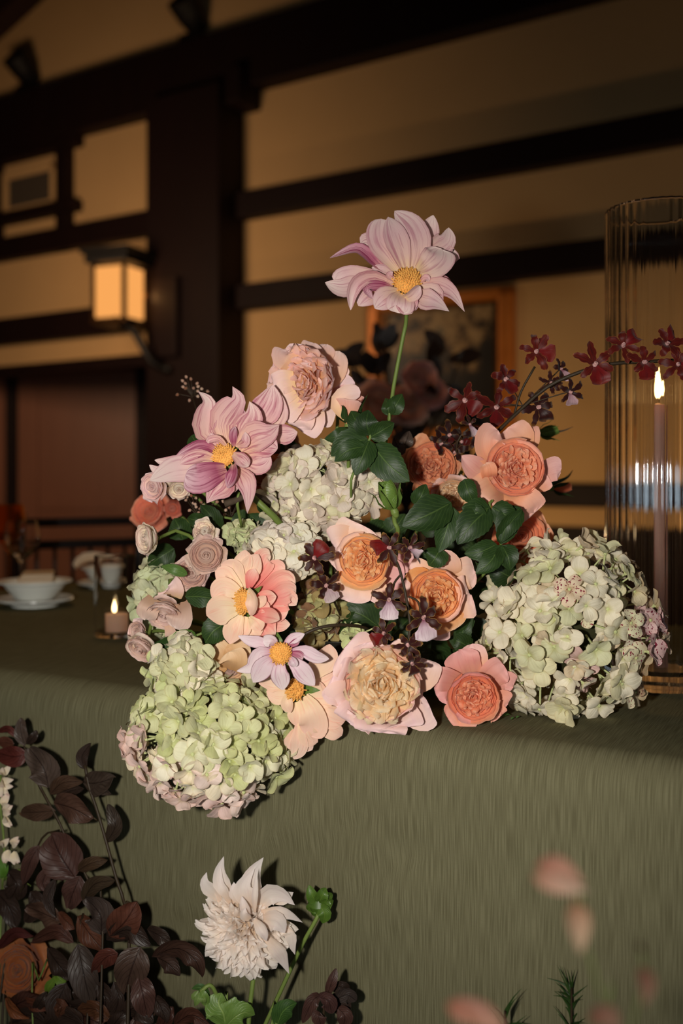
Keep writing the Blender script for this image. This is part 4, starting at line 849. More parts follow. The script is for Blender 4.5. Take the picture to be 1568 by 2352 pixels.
dahlia('dahlia', 'small pale lilac dahlia with thin maroon petal edges near the table edge', ZD, (1125, 200), 138, fd, [
 ([(1070, 170, .6), (1000, 130, .5), (930, 120, .5), (845, 86, .7)], 72, dict(cup=.2)), ([(1090, 150, .6), (1060, 120, 0), (1010, 120, .2)], 76, dict(cup=.3, prof='round')), ([(1150, 140, .7), (1190, 110, .6), (1230, 95, .6), (1283, 74, .8)], 66, dict(cup=.2)),
 ([(1070, 190, .3), (990, 190, 0), (960, 240, 0), (930, 295, .2), (835, 318, .5)], 86, dict(cup=.25)), ([(1090, 225, .2), (1030, 270, -.2), (985, 330, 0), (942, 393, .4)], 120, dict(cup=.15)), ([(1125, 240, .1), (1115, 320, -.3), (1130, 380, 0), (1140, 442, .4)], 112, dict(cup=.15)),
 ([(1175, 230, .2), (1240, 290, -.2), (1290, 350, 0), (1347, 412, .4)], 116, dict(cup=.15)), ([(1185, 190, .4), (1280, 185, .2), (1360, 225, .2), (1442, 238, .6)], 84, dict(cup=.25)), ([(1180, 200, .2), (1240, 215, 0), (1270, 240, .2)], 60, dict(mat='magenta')),
 ([(1185, 225, -.2), (1210, 260, -.7), (1222, 290, -.5)], 50, dict(cup=.5)), ([(1160, 170, .6), (1220, 130, .6), (1250, 120, .8)], 44, dict(mat='magenta'))],
 'whitelilac', [P(650, 1495, 1.062), P(690, 1462, 1.06), P(740, 1440, 1.062), P(800, 1436, 1.075), P(850, 1450, 1.12), VC+V((.01, -.02, .06))], seed=34, stem_r=.0017, h=.4, stem_mat='stemdark')
ZE = Zoom(250, 1430, 2.851, 1.075); fe = V((-.5, -1, .1)).normalized()
dahlia('dahlia', 'peach dahlia with fluffy orange centre between the lilac dahlia and the ruffled rose', ZE, (1228, 440), 125, fe, [
 ([(1290, 380, 1), (1370, 290, .6), (1430, 220, .6), (1445, 140, 1)], 150, {}), ([(1300, 420, 1.4), (1400, 360, 1), (1480, 330, 1.2)], 150, {}), ([(1290, 470, 1), (1390, 470, .4), (1430, 450, .6)], 160, dict(prof='round')), ([(1350, 480, 1.8), (1440, 480, 1.6), (1490, 560, 1.8)], 160, dict(mat='pinkpeach')),
 ([(1270, 490, .4), (1320, 580, -.4), (1340, 670, 0), (1310, 740, .4)], 170, dict(prof='round')), ([(1330, 540, .8), (1420, 600, .2), (1490, 630, .4), (1550, 642, .8)], 140, {}), ([(1340, 600, 1), (1420, 680, .6), (1490, 720, .6), (1525, 742, .8)], 110, {}), ([(1300, 640, 1), (1350, 700, .6), (1400, 740, .8)], 110, {}),
 ([(1260, 620, .8), (1290, 710, .3), (1320, 760, .4), (1368, 785, .6)], 120, {}), ([(1240, 660, .8), (1245, 760, .4), (1240, 830, .5), (1212, 896, .8)], 110, dict(mat='pinkpeach')), ([(1260, 700, 1), (1290, 790, .6), (1330, 835, .8)], 90, dict(mat='pinkpeach')), ([(1220, 700, 1), (1200, 780, .8), (1180, 830, 1)], 100, dict(mat='pinkpeach')),
 ([(1190, 430, .5), (1110, 390, .2), (1040, 380, .3), (980, 400, .6)], 130, {}), ([(1190, 470, .5), (1110, 470, .4), (1030, 450, .6)], 120, {}), ([(1180, 460, 0), (1165, 530, -.5), (1190, 590, -.3)], 72, dict(cup=.4)), ([(1230, 520, .6), (1240, 600, .4), (1230, 680, .6)], 130, {})],
 'peachdahlia', None, seed=35, fluff=.5, h=.7)
stem_to_bowl(bpy.data.objects['dahlia.004'], ZE.p(1270, 450, 2.2), fe, r=.003)

# double white dahlia before the cloth
ZF = Zoom(400, 1940, 3.733, 1.04); ff = V((-.12, -1, -.02)).normalized()
cF = ZF.p(640, 640, 1.6)
wd = thing('dahlia', 'full white double dahlia standing in front of the tablecloth', 'dahlia', cF)
rnd = random.Random(8); e1, e2, a = frame_of(ff)
var = []
for k in range(5):
    v, f, uv = ribbon_geo([(0, 0, 0), (0, .4, .10), (0, .75, .10+.05*k), (0, 1, -.02+.07*k)], .48+.05*k, prof='spear', cup=.55, hint=V((0, 0, 1)), nu=6, nv=8, seed=k, ruf=.10)
    me = bpy.data.meshes.new('dahlia_petal'); me.from_pydata([tuple(q) for q in v], [], f)
    l = me.uv_layers.new(name='UVMap'); fl = []
    for p in me.polygons:
        for vi in p.vertices: fl += uv[vi]
    l.data.foreach_set('uv', fl); me.polygons.foreach_set('use_smooth', [True]*len(me.polygons)); me.materials.append(M['whitedahlia']); var.append(me)
RX = ZF.w(430)
heart = ZF.p(610, 720, 1.5)
for i in range(300):
    q = (i+.5)/300; r = RX*sqrt(q)*.98; th = i*2.39996
    dx, dy = cos(th), sin(th)
    if dy > .25 and q > .45 and dx > -.5: continue               # the top right opens into the large petals
    up = sqrt(max(0, 1-q*.96))
    d = (e1*dx+e2*dy)*q**.45*1.1+a*(up*.5-.06)
    d = (d+V((rnd.uniform(-1, 1), rnd.uniform(-1, 1), rnd.uniform(-1, 1)))*.22).normalized()
    base = heart+(e1*dx+e2*dy)*r*.50+a*(up*.014-.012)
    L = RX*(.36+.2*q)*rnd.uniform(.85, 1.15)
    n_ = a-d*a.dot(d)
    if n_.length < .2: n_ = (e1*dx+e2*dy)*-1+a*.2; n_ = n_-d*n_.dot(d)
    n_.normalize(); x = d.cross(n_)
    Mx = Matrix(((x.x, d.x, n_.x), (x.y, d.y, n_.y), (x.z, d.z, n_.z)))
    Mx = Mx @ Matrix.Rotation(rnd.uniform(-.7, .7), 3, 'Y')
    o = bpy.data.objects.new('petal', rnd.choice(var)); link(o, wd)
    o.matrix_basis = Matrix.Translation(base-cF) @ Mx.to_4x4() @ Matrix.Diagonal((L, L, L, 1))
    g = rnd.uniform(.98, 1.04); o.color = (g, g, g*rnd.uniform(.97, 1), 1)
hv, hf = lathe_geo(V((0, 0, 0)), [(0, -.02), (RX*.5, -.016), (RX*.62, -.004), (RX*.4, .006), (0, .008)], 16)
mesh_obj('flower_core', [heart+e1*q.x+e2*q.y+a*q.z for q in hv], hf, M['whitedahlia'], wd, color=(.85, .8, .74))
for pts, w, k in [([(690, 560, 1), (650, 380, .6), (680, 240, .6), (765, 108, 1)], 210, dict(cup=.15)), ([(660, 570, .2), (600, 420, -.4), (600, 330, -.2), (690, 205, .4)], 190, dict(cup=.25)), ([(690, 580, -.8), (690, 450, -1.4), (700, 330, -1.2), (706, 205, -.8)], 60, dict(cup=.4)), ([(640, 620, -.6), (600, 520, -1.2), (580, 440, -.8)], 90, dict(cup=.5)),
 ([(520, 500, 1), (420, 350, .6), (390, 230, .8), (425, 98, 1.2)], 160, dict(cup=.3)), ([(400, 480, 1), (310, 390, .8), (260, 320, .8), (278, 235, 1.2)], 130, dict(cup=.2)), ([(480, 500, .6), (430, 400, 0), (400, 330, .2), (400, 190, .8)], 90, dict(cup=.35)),
 ([(710, 560, .6), (800, 430, .2), (920, 430, .4), (1035, 520, .8)], 200, dict(cup=.3)), ([(800, 480, 1), (950, 450, 1), (1022, 408, 1.4)], 130, {}), ([(740, 580, .2), (880, 580, -.4), (980, 600, -.2), (1102, 668, .4)], 130, dict(cup=.25)), ([(760, 640, 0), (880, 660, -.6), (950, 760, -.4)], 220, dict(cup=.25)), ([(900, 680, .8), (990, 770, .6), (1010, 860, .7), (1035, 945, 1)], 110, {}),
 ([(560, 500, .2), (520, 400, -.2), (510, 320, 0)], 120, {}), ([(780, 780, -.2), (880, 900, -.8), (930, 980, -.4), (985, 1110, .2)], 150, dict(cup=.3)), ([(650, 640, -1.2), (600, 590, -1.8), (610, 540, -1.6)], 90, dict(cup=.6)), ([(690, 640, -1), (760, 740, -1.8), (790, 830, -1.4)], 110, dict(cup=.5))]:
    kw = dict(prof='spear', cup=.2, nu=8, nv=10, seed=int(w)); kw.update(k)
    ribbon('petal', ZF.pts(pts), ZF.w(w)*.95, M['whitedahlia'], wd, color=(.97, .95, .97), **kw)
tube('stem', [heart-a*.02, P(585, 2200, 1.07), P(580, 2260, 1.065), P(572, 2330, 1.06), P(560, 2500, 1.05), V((-.13, 1.0, .0))], .0027, M['stem'], wd)
# its green bud and the small buds and leaves at the foot
gb = thing('dahlia_bud', 'green dahlia bud on a slanting stem right of the white dahlia', 'bud', ZF.p(1240, 520, 4))
ZG = Zoom(400, 1940, 3.733, 1.09)
for pts, w in [([(1220, 500, 0), (1180, 430, -.4), (1155, 345, 0)], 110), ([(1240, 500, 0), (1270, 430, -.7), (1300, 370, -.2)], 120), ([(1250, 510, 0), (1310, 460, -.4), (1360, 430, .2)], 120), ([(1250, 520, 0), (1310, 510, -.6), (1365, 480, .1)], 110), ([(1245, 520, -.2), (1290, 590, -.8), (1270, 675, -.2)], 130), ([(1230, 520, .2), (1180, 540, 0), (1140, 560, .6)], 110)]:
    ribbon('sepal', ZG.pts(pts), ZG.w(w), M['budgreen'], gb, prof='leaf', cup=.35, nu=6, nv=8, color=(.62, .72, .5))
hv, hf = lathe_geo(V((0, 0, 0)), [(0, -.014), (.010, -.01), (.014, 0), (.01, .01), (0, .013)], 14)
mesh_obj('bud_core', [ZG.p(1250, 510, .9)+q for q in hv], hf, M['budgreen'], gb, color=(.5, .6, .4))
tube('stem', [ZG.p(1246, 500, .6), ZG.p(1238, 560, .3), ZG.p(1222, 630, -.2), ZG.p(1100, 850), ZG.p(960, 1150), ZG.p(790, 1520), P(560, 2460, 1.09), P(520, 2600, 1.09), V((-.13, 1.06, 0))], .0024, M['stem'], gb)
def leafy(name, label, cat, group=None, at=None): return thing(name, label, cat, at, group)
ft = thing('dahlia_leaf_sprig', 'light green toothed leaves and small nodding bud at the white dahlia foot', 'leaves', V((-.14, .98, 0)))
for pts, w, m_, k in [([(440, 1560, 0), (420, 1450, -.5), (380, 1360, -.2), (405, 1270, .5)], 330, 'leaflight', dict(tooth=.02)), ([(430, 1570, 0), (520, 1480, -.6), (600, 1440, -.4), (690, 1460, .2)], 240, 'leaflight', dict(tooth=.02)), ([(880, 1560, 1), (920, 1450, .6), (980, 1390, .6), (1050, 1358, 1)], 190, 'leaf', dict(tooth=.03)), ([(300, 1320, .6), (230, 1230, .2), (150, 1235, .4)], 80, 'leaf', {}),
                      ([(280, 1390, 0), (250, 1300, -.4), (220, 1240, 0)], 90, 'leaflight', {})]:
    ribbon('leaf', ZF.pts(pts), ZF.w(w), M[m_], ft, prof='leaf', cup=-.12, nu=8, nv=30, color=(.85, .95, .75) if m_ == 'leaflight' else (1.5, 1.6, 1.3), **k)
for pts, w in [([(210, 1250, 0), (165, 1300, -.3), (190, 1340, 0)], 50), ([(230, 1260, 0), (200, 1330, -.4), (175, 1385, 0)], 60), ([(240, 1270, 0), (250, 1330, -.4), (255, 1370, 0)], 60)]:
    ribbon('bud_sepal', ZF.pts(pts), ZF.w(w), M['leaflight'], ft, prof='leaf', cup=.4, nu=4, nv=6)
tube('stem', [ZF.p(230, 1260), ZF.p(300, 1205, .2), ZF.p(350, 1260, .4), ZF.p(400, 1420, .8), ZF.p(440, 1600, .8), V((-.14, .98, .0))], .0022, M['stem'], ft)
tube('stem', [ZF.p(880, 1560, 1), ZF.p(820, 1650, 1), V((-.13, .99, .0))], .002, M['stem'], ft)

# ---------------------------------------------------------------- hydrangeas
SEP = []
for k in range(6):
    v, f, uv = ribbon_geo([(0, .04, 0), (0, .35, .07), (0, .7, .08+.04*(k-2)), (0, 1, -.06+.10*(k-2))], (.98, 1.04, .86, .94, 1.08, .9)[k], prof='sepal', cup=(.22, -.16, .34, .12, -.24, .28)[k], hint=V((0, 0, 1)), nu=7, nv=8, seed=k+50, ruf=.10)
    SEP.append((v, f, uv))
def sep_mesh(mt):
    out = []
    for v, f, uv in SEP:
        me = bpy.data.meshes.new('sepal'); me.from_pydata([tuple(q) for q in v], [], f)
        l = me.uv_layers.new(name='UVMap'); fl = []
        for p in me.polygons:
            for vi in p.vertices: fl += uv[vi]
        l.data.foreach_set('uv', fl); me.polygons.foreach_set('use_smooth', [True]*len(me.polygons)); me.materials.append(M[mt]); out.append(me)
    return out
SEPM = {'sepal': sep_mesh('sepal'), 'sepalspot': sep_mesh('sepalspot')}
ev, ef = lathe_geo(V((0, 0, 0)), [(0, -1.6), (.06, -1.6), (.06, -.1), (.13, 0), (.1, .1), (0, .14)], 6)
EYE = bpy.data.meshes.new('floret_eye'); EYE.from_pydata([tuple(q) for q in ev], [], ef); EYE.materials.append(M['eye'])
def basis(d, rnd):
    d = d.normalized(); x = d.cross(V((rnd.uniform(-1, 1), rnd.uniform(-1, 1), rnd.uniform(-1, 1)))).normalized(); y = d.cross(x)
    return Matrix(((x.x, y.x, d.x), (x.y, y.y, d.y), (x.z, y.z, d.z)))
def hydrangea(label, px, py, Y, rx, ry, L, n, colf, seed, cut=-.25, depth=.9, spotted=(), grp=None, core=.52, stem=True, toward=V((0, -1, 0)), shape=None):
    c = P(px, py, Y); rnd = random.Random(seed); k = Y/F
    t = thing('hydrangea', label, 'hydrangea', c-V((0, 0, .0)), grp)
    Rx, Rz = rx*k, ry*k; Ry = min(Rx, Rz)*depth; L = L*k
    hv, hf = lathe_geo(V((0, 0, 0)), [(0, -1), (.5, -.87), (.87, -.5), (1, 0), (.87, .5), (.5, .87), (0, 1)], 14)
    mesh_obj('filler_core', [c+V((q.x*Rx*core, q.y*Ry*core, q.z*Rz*core)) for q in hv], hf, M['core'], t)  # solid dark core added to fill the gaps between florets
    N = int(n); made = 0
    for i in range(N):
        z = 1-2*(i+.5)/N; th = i*2.39996+seed; r = sqrt(1-z*z)
        d = V((r*cos(th), r*sin(th), z))
        if d.dot(toward) < cut: continue
        d = (d+V((rnd.gauss(0, 1), rnd.gauss(0, 1), rnd.gauss(0, 1)))*.10).normalized()
        sc = rnd.choice((rnd.uniform(.88, 1.02), rnd.uniform(.88, 1.02), rnd.uniform(.66, .86)))
        if shape: sc *= shape(d)
        p = V((d.x*Rx*sc, d.y*Ry*sc, d.z*Rz*sc))-V((d.x, d.y, d.z))*L*.5
        nrm = V((d.x/Rx, d.y/Ry, d.z/Rz)).normalized()
        nrm = (nrm+V((rnd.gauss(0, 1), rnd.gauss(0, 1)-.3, rnd.gauss(0, 1)))*.34).normalized()
        fl = bpy.data.objects.new('floret', EYE); link(fl, t); B = basis(nrm, rnd)
        s = L*rnd.uniform(.84, 1.12)
        fl.matrix_basis = Matrix.Translation(p) @ B.to_4x4() @ Matrix.Diagonal((s, s, s, 1))
        fx, fy = px+p.x/k, py-p.z/k
        sp = any((fx-a_)**2+(fy-b_)**2 < q_*q_ for a_, b_, q_ in spotted)
        base = colf(fx, fy, d, rnd); a0 = rnd.random()*6; bend = rnd.uniform(-.2, .6)
        for m in range(4):
            o = bpy.data.objects.new('sepal', rnd.choice(SEPM['sepalspot' if sp else 'sepal'])); link(o, fl)
            g = rnd.uniform(.93, 1.05); q = rnd.uniform(.86, 1.14)
            o.matrix_basis = Matrix.Rotation(a0+m*pi/2+rnd.uniform(-.18, .18), 4, 'Z') @ Matrix.Translation((0, 0, .012*m)) @ Matrix.Rotation(bend+rnd.uniform(-.22, .22), 4, 'X') @ Matrix.Rotation(rnd.uniform(-.2, .2), 4, 'Y') @ Matrix.Diagonal((q, q, q, 1))
            o.color = (base[0]*g, base[1]*g, base[2]*g, 1)
        made += 1
    if stem: stem_to_bowl(t, c-V((0, -Ry*.4, Rz*.2)), V((0, -1, .3)).normalized(), r=.004)
    else: tube('stem', [c, c+V((.02, .05, .02))], .004, M['stem'], t)
    return t
def pal(*cs):
    L_ = [lin(q) for q in cs]
    def fn(x, y, d, rnd): return rnd.choice(L_)
    return fn
GRN, CRM, PNK, BGE, YEL = (218, 218, 182), (242, 234, 214), (232, 204, 198), (228, 208, 180), (230, 224, 188)
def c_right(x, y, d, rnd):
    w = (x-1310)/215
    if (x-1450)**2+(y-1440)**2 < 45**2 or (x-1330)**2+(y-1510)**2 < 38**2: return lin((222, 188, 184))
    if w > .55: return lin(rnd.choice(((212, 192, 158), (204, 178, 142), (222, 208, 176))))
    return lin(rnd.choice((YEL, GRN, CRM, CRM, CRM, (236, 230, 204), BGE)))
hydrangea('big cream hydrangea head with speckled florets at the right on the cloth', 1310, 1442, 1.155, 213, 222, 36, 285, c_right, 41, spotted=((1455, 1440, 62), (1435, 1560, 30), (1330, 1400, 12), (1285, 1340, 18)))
def c_left(x, y, d, rnd):
    if y > 1700+.22*(x-330) and x < 590: return lin(rnd.choice(((240, 216, 210), (242, 222, 218), (244, 238, 218), (236, 206, 202), (242, 230, 208))))
    if x < 370 and y > 1650: return lin(rnd.choice(((228, 204, 196), (222, 222, 182), PNK)))
    return lin(rnd.choice(((214, 218, 164), (224, 226, 182), (202, 208, 150), (218, 220, 176), (232, 230, 202))))
hydrangea('large green hydrangea blushing pink below, hanging over the table edge', 484, 1700, 1.10, 200, 152, 37, 270, c_left, 42, depth=1.05, shape=lambda d: 1.04-.07*abs(d.z*d.x))
hydrangea('small pale green hydrangea cluster right above the hanging green one', 420, 1535, 1.10, 88, 82, 34, 84, pal(GRN, (208, 216, 160), (216, 216, 176), CRM), 43)
hydrangea('cream hydrangea head in the upper middle below glossy rose leaves', 738, 1128, 1.165, 140, 110, 33, 165, pal(CRM, (232, 226, 208), (222, 206, 194), (226, 222, 188), (228, 214, 204)), 44)
hydrangea('white hydrangea cluster above the cream and coral dahlia', 652, 1268, 1.135, 98, 72, 34, 90, pal((236, 232, 218), (232, 224, 212), CRM, (222, 212, 206)), 45)
hydrangea('pale green hydrangea behind the dusty roses at the left', 364, 1385, 1.215, 64, 116, 32, 115, pal((206, 214, 176), (212, 216, 186), GRN), 46)
hydrangea('dim olive hydrangea cluster between the two tone dahlia and apricot rose', 730, 1405, 1.17, 66, 82, 31, 84, pal((150, 136, 84), (190, 186, 130), (206, 206, 158), (140, 104, 76), (170, 150, 100)), 47)
hydrangea('pale hydrangea florets right of the cream head below the large leaf', 868, 1118, 1.17, 50, 42, 31, 46, pal(CRM, (226, 212, 200)), 48)
hydrangea('small pale green hydrangea tuft below the magenta dahlia', 560, 1228, 1.16, 40, 32, 32, 36, pal((206, 216, 170), GRN), 49)
hydrangea('lone pale green hydrangea floret above the ruffled rose', 810, 1464, 1.095, 18, 14, 32, 7, pal((206, 216, 160)), 50)

# ---------------------------------------------------------------- green leaves
def sprig(label, leaves, Y, stempts, mat='leaf', tooth=.03, name='rose_leaf_sprig', stem_mat='stem', cat='leaves', sr=.0016):
    base = stempts[-1]
    t = thing(name, label, cat, base); rnd = random.Random(len(label))
    for q in leaves:
        (x0, y0), (x1, y1), w = q[0], q[1], q[2]; k = dict(q[3]) if len(q) > 3 else {}
        d0, d1 = k.pop('d', (0, 0)); mt = k.pop('mat', mat); cl = k.pop('color', None)
        bend = k.pop('bend', rnd.uniform(-.12, .12))
        mx, my = (x0+x1)/2-(y1-y0)*bend, (y0+y1)/2+(x1-x0)*bend
        pts = [P(x0, y0, Y+d0*.01), P(mx, my, Y+(d0+d1)*.005-.006), P(x1, y1, Y+d1*.01)]
        g = rnd.uniform(.85, 1.15)
        kw = dict(prof='leaf', cup=rnd.uniform(.12, .3), roll=rnd.uniform(-.35, .35), nu=8, nv=18, ruf=.03, tooth=tooth, seed=rnd.randint(0, 999)); kw.update(k)
        ribbon('leaf', pts, w/F*Y, M[mt], t, color=cl or (g, g, g*.95), **kw)
    tube('stem', stempts, sr, M[stem_mat], t)
    return t
BW = lambda dx, dy=0.: VC+V((dx, dy, .05))
sprig('glossy dark green rose leaves fanned out above the cream hydrangea', [((845, 1010), (760, 1048), 62, dict(bend=.15)), ((840, 1025), (768, 1060), 50, dict(d=(-.3, -.6))), ((848, 1010), (815, 1092), 62, dict(d=(0, -.8))), ((855, 1022), (940, 1106), 82, dict(d=(0, -1.2), roll=.1)), ((848, 1005), (905, 972), 52), ((850, 1000), (846, 942), 60, dict(color=(.6, .65, .6))),
       ((840, 990), (805, 944), 50, dict(d=(1, 1.4))), ((800, 985), (745, 1008), 36, dict(d=(1, 1)))], 1.09, [P(836, 985, 1.09), P(850, 1005, 1.09), P(810, 1090, 1.10), P(806, 1130, 1.11), P(805, 1250, 1.2), BW(0)])
sprig('pair of small dark leaves low on the tall dahlia stem', [((893, 950), (924, 905), 44, dict(d=(0, 0))), ((893, 955), (885, 915), 34, dict(d=(0, .4)))], 1.135, [P(894, 945, 1.135), P(892, 980, 1.14), P(870, 1100, 1.21), BW(.02)])
sprig('broad green rose leaves in a cluster under the highest coral rose', [((1036, 1155), (922, 1208), 86, dict(d=(0, -1), roll=.2)), ((1040, 1165), (1006, 1270), 62, dict(d=(0, -.6))), ((1060, 1165), (1120, 1200), 40), ((1124, 1166), (1050, 1250), 78, dict(d=(0, -1))), ((1124, 1166), (1065, 1200), 70), ((1066, 1100), (1090, 1160), 46, dict(d=(0, 0))), ((1130, 1165), (1185, 1200), 60),
       ((1195, 1165), (1150, 1246), 62, dict(d=(0, -.5))), ((1150, 1250), (1200, 1170), 52, dict(d=(0, -.6))), ((1140, 1250), (1066, 1272), 50), ((1148, 1252), (1092, 1318), 52, dict(d=(0, -1))), ((1152, 1252), (1172, 1310), 56, dict(d=(0, -.8))), ((952, 1160), (978, 1112), 46), ((1010, 1260), (985, 1300), 60, dict(d=(0, 0)))], 1.10,
      [P(1130, 1150, 1.11), P(1124, 1166, 1.105), P(1150, 1250, 1.12), P(1100, 1330, 1.16), BW(.05)])
sprig('green leaves beneath the apricot rose with the dark heart', [((1060, 1500), (1088, 1400), 44), ((1050, 1470), (1090, 1425), 34), ((1080, 1490), (1030, 1468), 50), ((1020, 1310), (965, 1270), 56), ((1100, 1320), (1060, 1285), 46), ((1180, 1330), (1120, 1300), 70, dict(color=(.7, .7, .65)))], 1.15, [P(1060, 1480, 1.15), P(1030, 1440, 1.18), BW(.06)], mat='leaf')
sprig('dark green leaves showing between the olive hydrangea and ruffled rose', [((870, 1440), (775, 1400), 74, dict(roll=.2)), ((860, 1450), (800, 1480), 70), ((850, 1400), (880, 1330), 80), ((830, 1410), (780, 1460), 60), ((900, 1460), (940, 1420), 60), ((930, 1500), (990, 1470), 70, dict(color=(.6, .65, .6)))], 1.165, [P(860, 1440, 1.165), P(850, 1460, 1.19), BW(.02)])
sprig('dark rose leaves between the dusty roses and two tone dahlia', [((425, 1370), (508, 1380), 54, dict(roll=.2)), ((520, 1430), (468, 1482), 66, dict(d=(0, -.3))), ((500, 1440), (528, 1425), 40), ((450, 1460), (390, 1470), 34, dict(mat='leaflight', color=(.6, .75, .6))), ((430, 1320), (370, 1300), 26, dict(mat='leaflight', color=(.6, .75, .6))), ((400, 1470), (350, 1485), 40, dict(color=(1.2, 1.3, 1.2)))], 1.115, [P(380, 1468, 1.12), P(450, 1460, 1.12), P(520, 1432, 1.13), P(640, 1420, 1.18), BW(-.05)], tooth=.03)
sprig('deep green leaves in the gap under the magenta dahlia', [((640, 1245), (570, 1180), 66, dict(color=(.9, 1., .9))), ((655, 1250), (580, 1250), 60), ((600, 1180), (640, 1150), 46), ((500, 1220), (460, 1160), 50, dict(color=(.7, .7, .6))), ((560, 1170), (530, 1230), 40), ((470, 1200), (430, 1190), 40), ((440, 1000), (452, 1040), 40, dict(d=(-2, -2)))], 1.18, [P(470, 1180, 1.18), P(600, 1230, 1.2), BW(-.04)])
sprig('dark foliage deep inside the flowers near the hanging orchids', [((900, 1300), (960, 1240), 70), ((940, 1330), (1000, 1310), 70), ((960, 1470), (1030, 1530), 90), ((930, 1440), (900, 1500), 70), ((1000, 1480), (970, 1560), 80), ((700, 1330), (660, 1400), 70), ((760, 1360), (720, 1440), 70), ((850, 1250), (890, 1200), 70), ((880, 1230), (930, 1180), 60)], 1.215, [P(900, 1290, 1.215), P(880, 1400, 1.22), BW(0)], tooth=.03)
sprig('dark foliage deep behind the dusty roses', [((500, 1330), (560, 1280), 80), ((560, 1420), (480, 1420), 80), ((600, 1500), (520, 1470), 90), ((640, 1460), (700, 1440), 80), ((400, 1260), (340, 1300), 60), ((420, 1240), (400, 1190), 60), ((470, 1330), (430, 1260), 60), ((700, 1530), (760, 1470), 80), ((360, 1430), (320, 1470), 60)], 1.205, [P(520, 1320, 1.2), P(620, 1450, 1.21), BW(-.05)], tooth=.03)
sprig('dark foliage deep behind the coral roses at the right', [((1060, 1400), (1120, 1340), 80), ((1070, 1420), (1110, 1480), 80), ((1030, 1230), (1080, 1290), 80), ((960, 1210), (1010, 1180), 70), ((1100, 1330), (1160, 1290), 70), ((1190, 1190), (1230, 1250), 60), ((930, 1030), (900, 1090), 60), ((880, 1060), (930, 1120), 60), ((690, 1060), (650, 1000), 50), ((1010, 1560), (1060, 1500), 90), ((1010, 1600), (990, 1530), 80)], 1.225, [P(1060, 1400, 1.22), P(960, 1450, 1.23), BW(.05)], tooth=.03)
sprig('small dark plum leaves behind the upper edge of the cream hydrangea', [((680, 1040), (655, 1020), 22), ((672, 1050), (640, 1042), 20), ((668, 1045), (690, 1022), 22), ((925, 1030), (940, 990), 34), ((930, 1040), (905, 1005), 30)], 1.2, [P(680, 1050, 1.2), P(740, 1150, 1.22), BW(0)], mat='plum', stem_mat='stemdark', tooth=0, name='plum_sprig')
# thin sprays of tiny pale buds
def tiny_spray(label, centre, Y, r, n, seed):
    rnd = random.Random(seed); c = P(*centre, Y); t = thing('bud_spray', label, 'flower spray', c)
    for i in range(n):
        p = c+V((rnd.gauss(0, r), rnd.gauss(0, r*.6), rnd.gauss(0, r)))
        d = (p-c).normalized() if (p-c).length > 1e-4 else V((0, 0, 1)); L = .0045
        v, f = lathe_geo(V((0, 0, 0)), [(0, 0), (.0016, .0006), (.0021, .0022), (.0012, .004), (0, .0047)], 7)
        B = basis(d, rnd)
        mesh_obj('bud', [p+B @ q for q in v], f, M['dried'], t, [(0, rnd.random())]*len(v), color=(1, .9, .8))
        tube('stalk', [c-V((0, 0, r*1.5)), p], .0005, M['stemdark'], t)
    tube('stem', [c-V((0, 0, r*1.5)), c+V((.03, .02, -.10)), c*.4+VC*.6+V((0, 0, .07)), BW(-.05)], .0009, M['stemdark'], t)
tiny_spray('tiny pale buds on a thin spray above the magenta dahlia at the left', (442, 893), 1.28, .007, 16, 1)
tiny_spray('cluster of tiny pinkish buds below the magenta dahlia', (455, 1160), 1.2, .009, 18, 2)
tiny_spray('cluster of tiny cream buds right of the bare twig', (530, 1160), 1.22, .010, 14, 3)
bk = thing('bark_twig', 'short grey broken twig of bark below the magenta dahlia', 'twig', P(540, 1150, 1.11))
tube('twig', [P(515, 1158, 1.105), P(540, 1150, 1.107), P(585, 1138, 1.12), P(640, 1200, 1.17), BW(-.03)], .0042, M['bark'], bk, r1=.003)
tube('twig_stub', [P(548, 1130, 1.108), P(545, 1160, 1.108), P(555, 1210, 1.13)], .0018, M['stem'], bk)

# ---------------------------------------------------------------- orchids
def bloom(t, px, py, Y, R, ang=0., ax=(0, 0), tep='burgundy', lip='lipred', seed=0, lipscale=1., n=5, tint=None):
    rnd = random.Random(seed); c = P(px, py, Y); e1, e2, a = frame_of(facing(*ax)); R = R/F*Y
    v, f = lathe_geo(V((0, 0, 0)), [(0, -.1), (.08, -.05), (.11, .06), (.07, .16), (.09, .22), (0, .27)], 9)
    hd = mesh_obj('bloom', [c+(e1*q.x+e2*q.y+a*q.z)*R*(1+.25*rnd.random()) for q in v], f, M['column'], t, color=(1, .95, .95))
    def rib(nme, th, L, w, mt, prof, lift, k):
        d = e1*cos(th)+e2*sin(th)
        pts = [c+d*R*.06, c+d*R*L*.4+a*R*lift, c+d*R*L*.75+a*R*lift*1.1, c+d*R*L+a*R*(lift*.4+rnd.uniform(-.2, .15))]
        vv, ff, uu = ribbon_geo(pts, R*w, prof=prof, cup=rnd.uniform(-.1, .35), hint=a, nu=6, nv=10, ruf=.12, roll=rnd.uniform(-.3, .3), twist=rnd.uniform(-.5, .5), seed=k)
        mesh_obj(nme, vv, ff, M[mt], hd, uu, color=tint)
    for i, th in enumerate((90, 28, 152, 212, 328)[:n]):
        rib('tepal', radians(th)+ang+rnd.uniform(-.15, .15), rnd.uniform(.8, 1.15), rnd.uniform(.34, .5), tep, 'wavy', rnd.uniform(.05, .28), seed*9+i)
    rib('lip', radians(270)+ang, 1.0*lipscale, .95*lipscale, lip, 'lip', .2, seed*9+7)
    return hd
t = thing('orchid_spray', 'burgundy orchid spray reaching right across the ribbed cylinder', 'orchid', P(1080, 1065, 1.2))
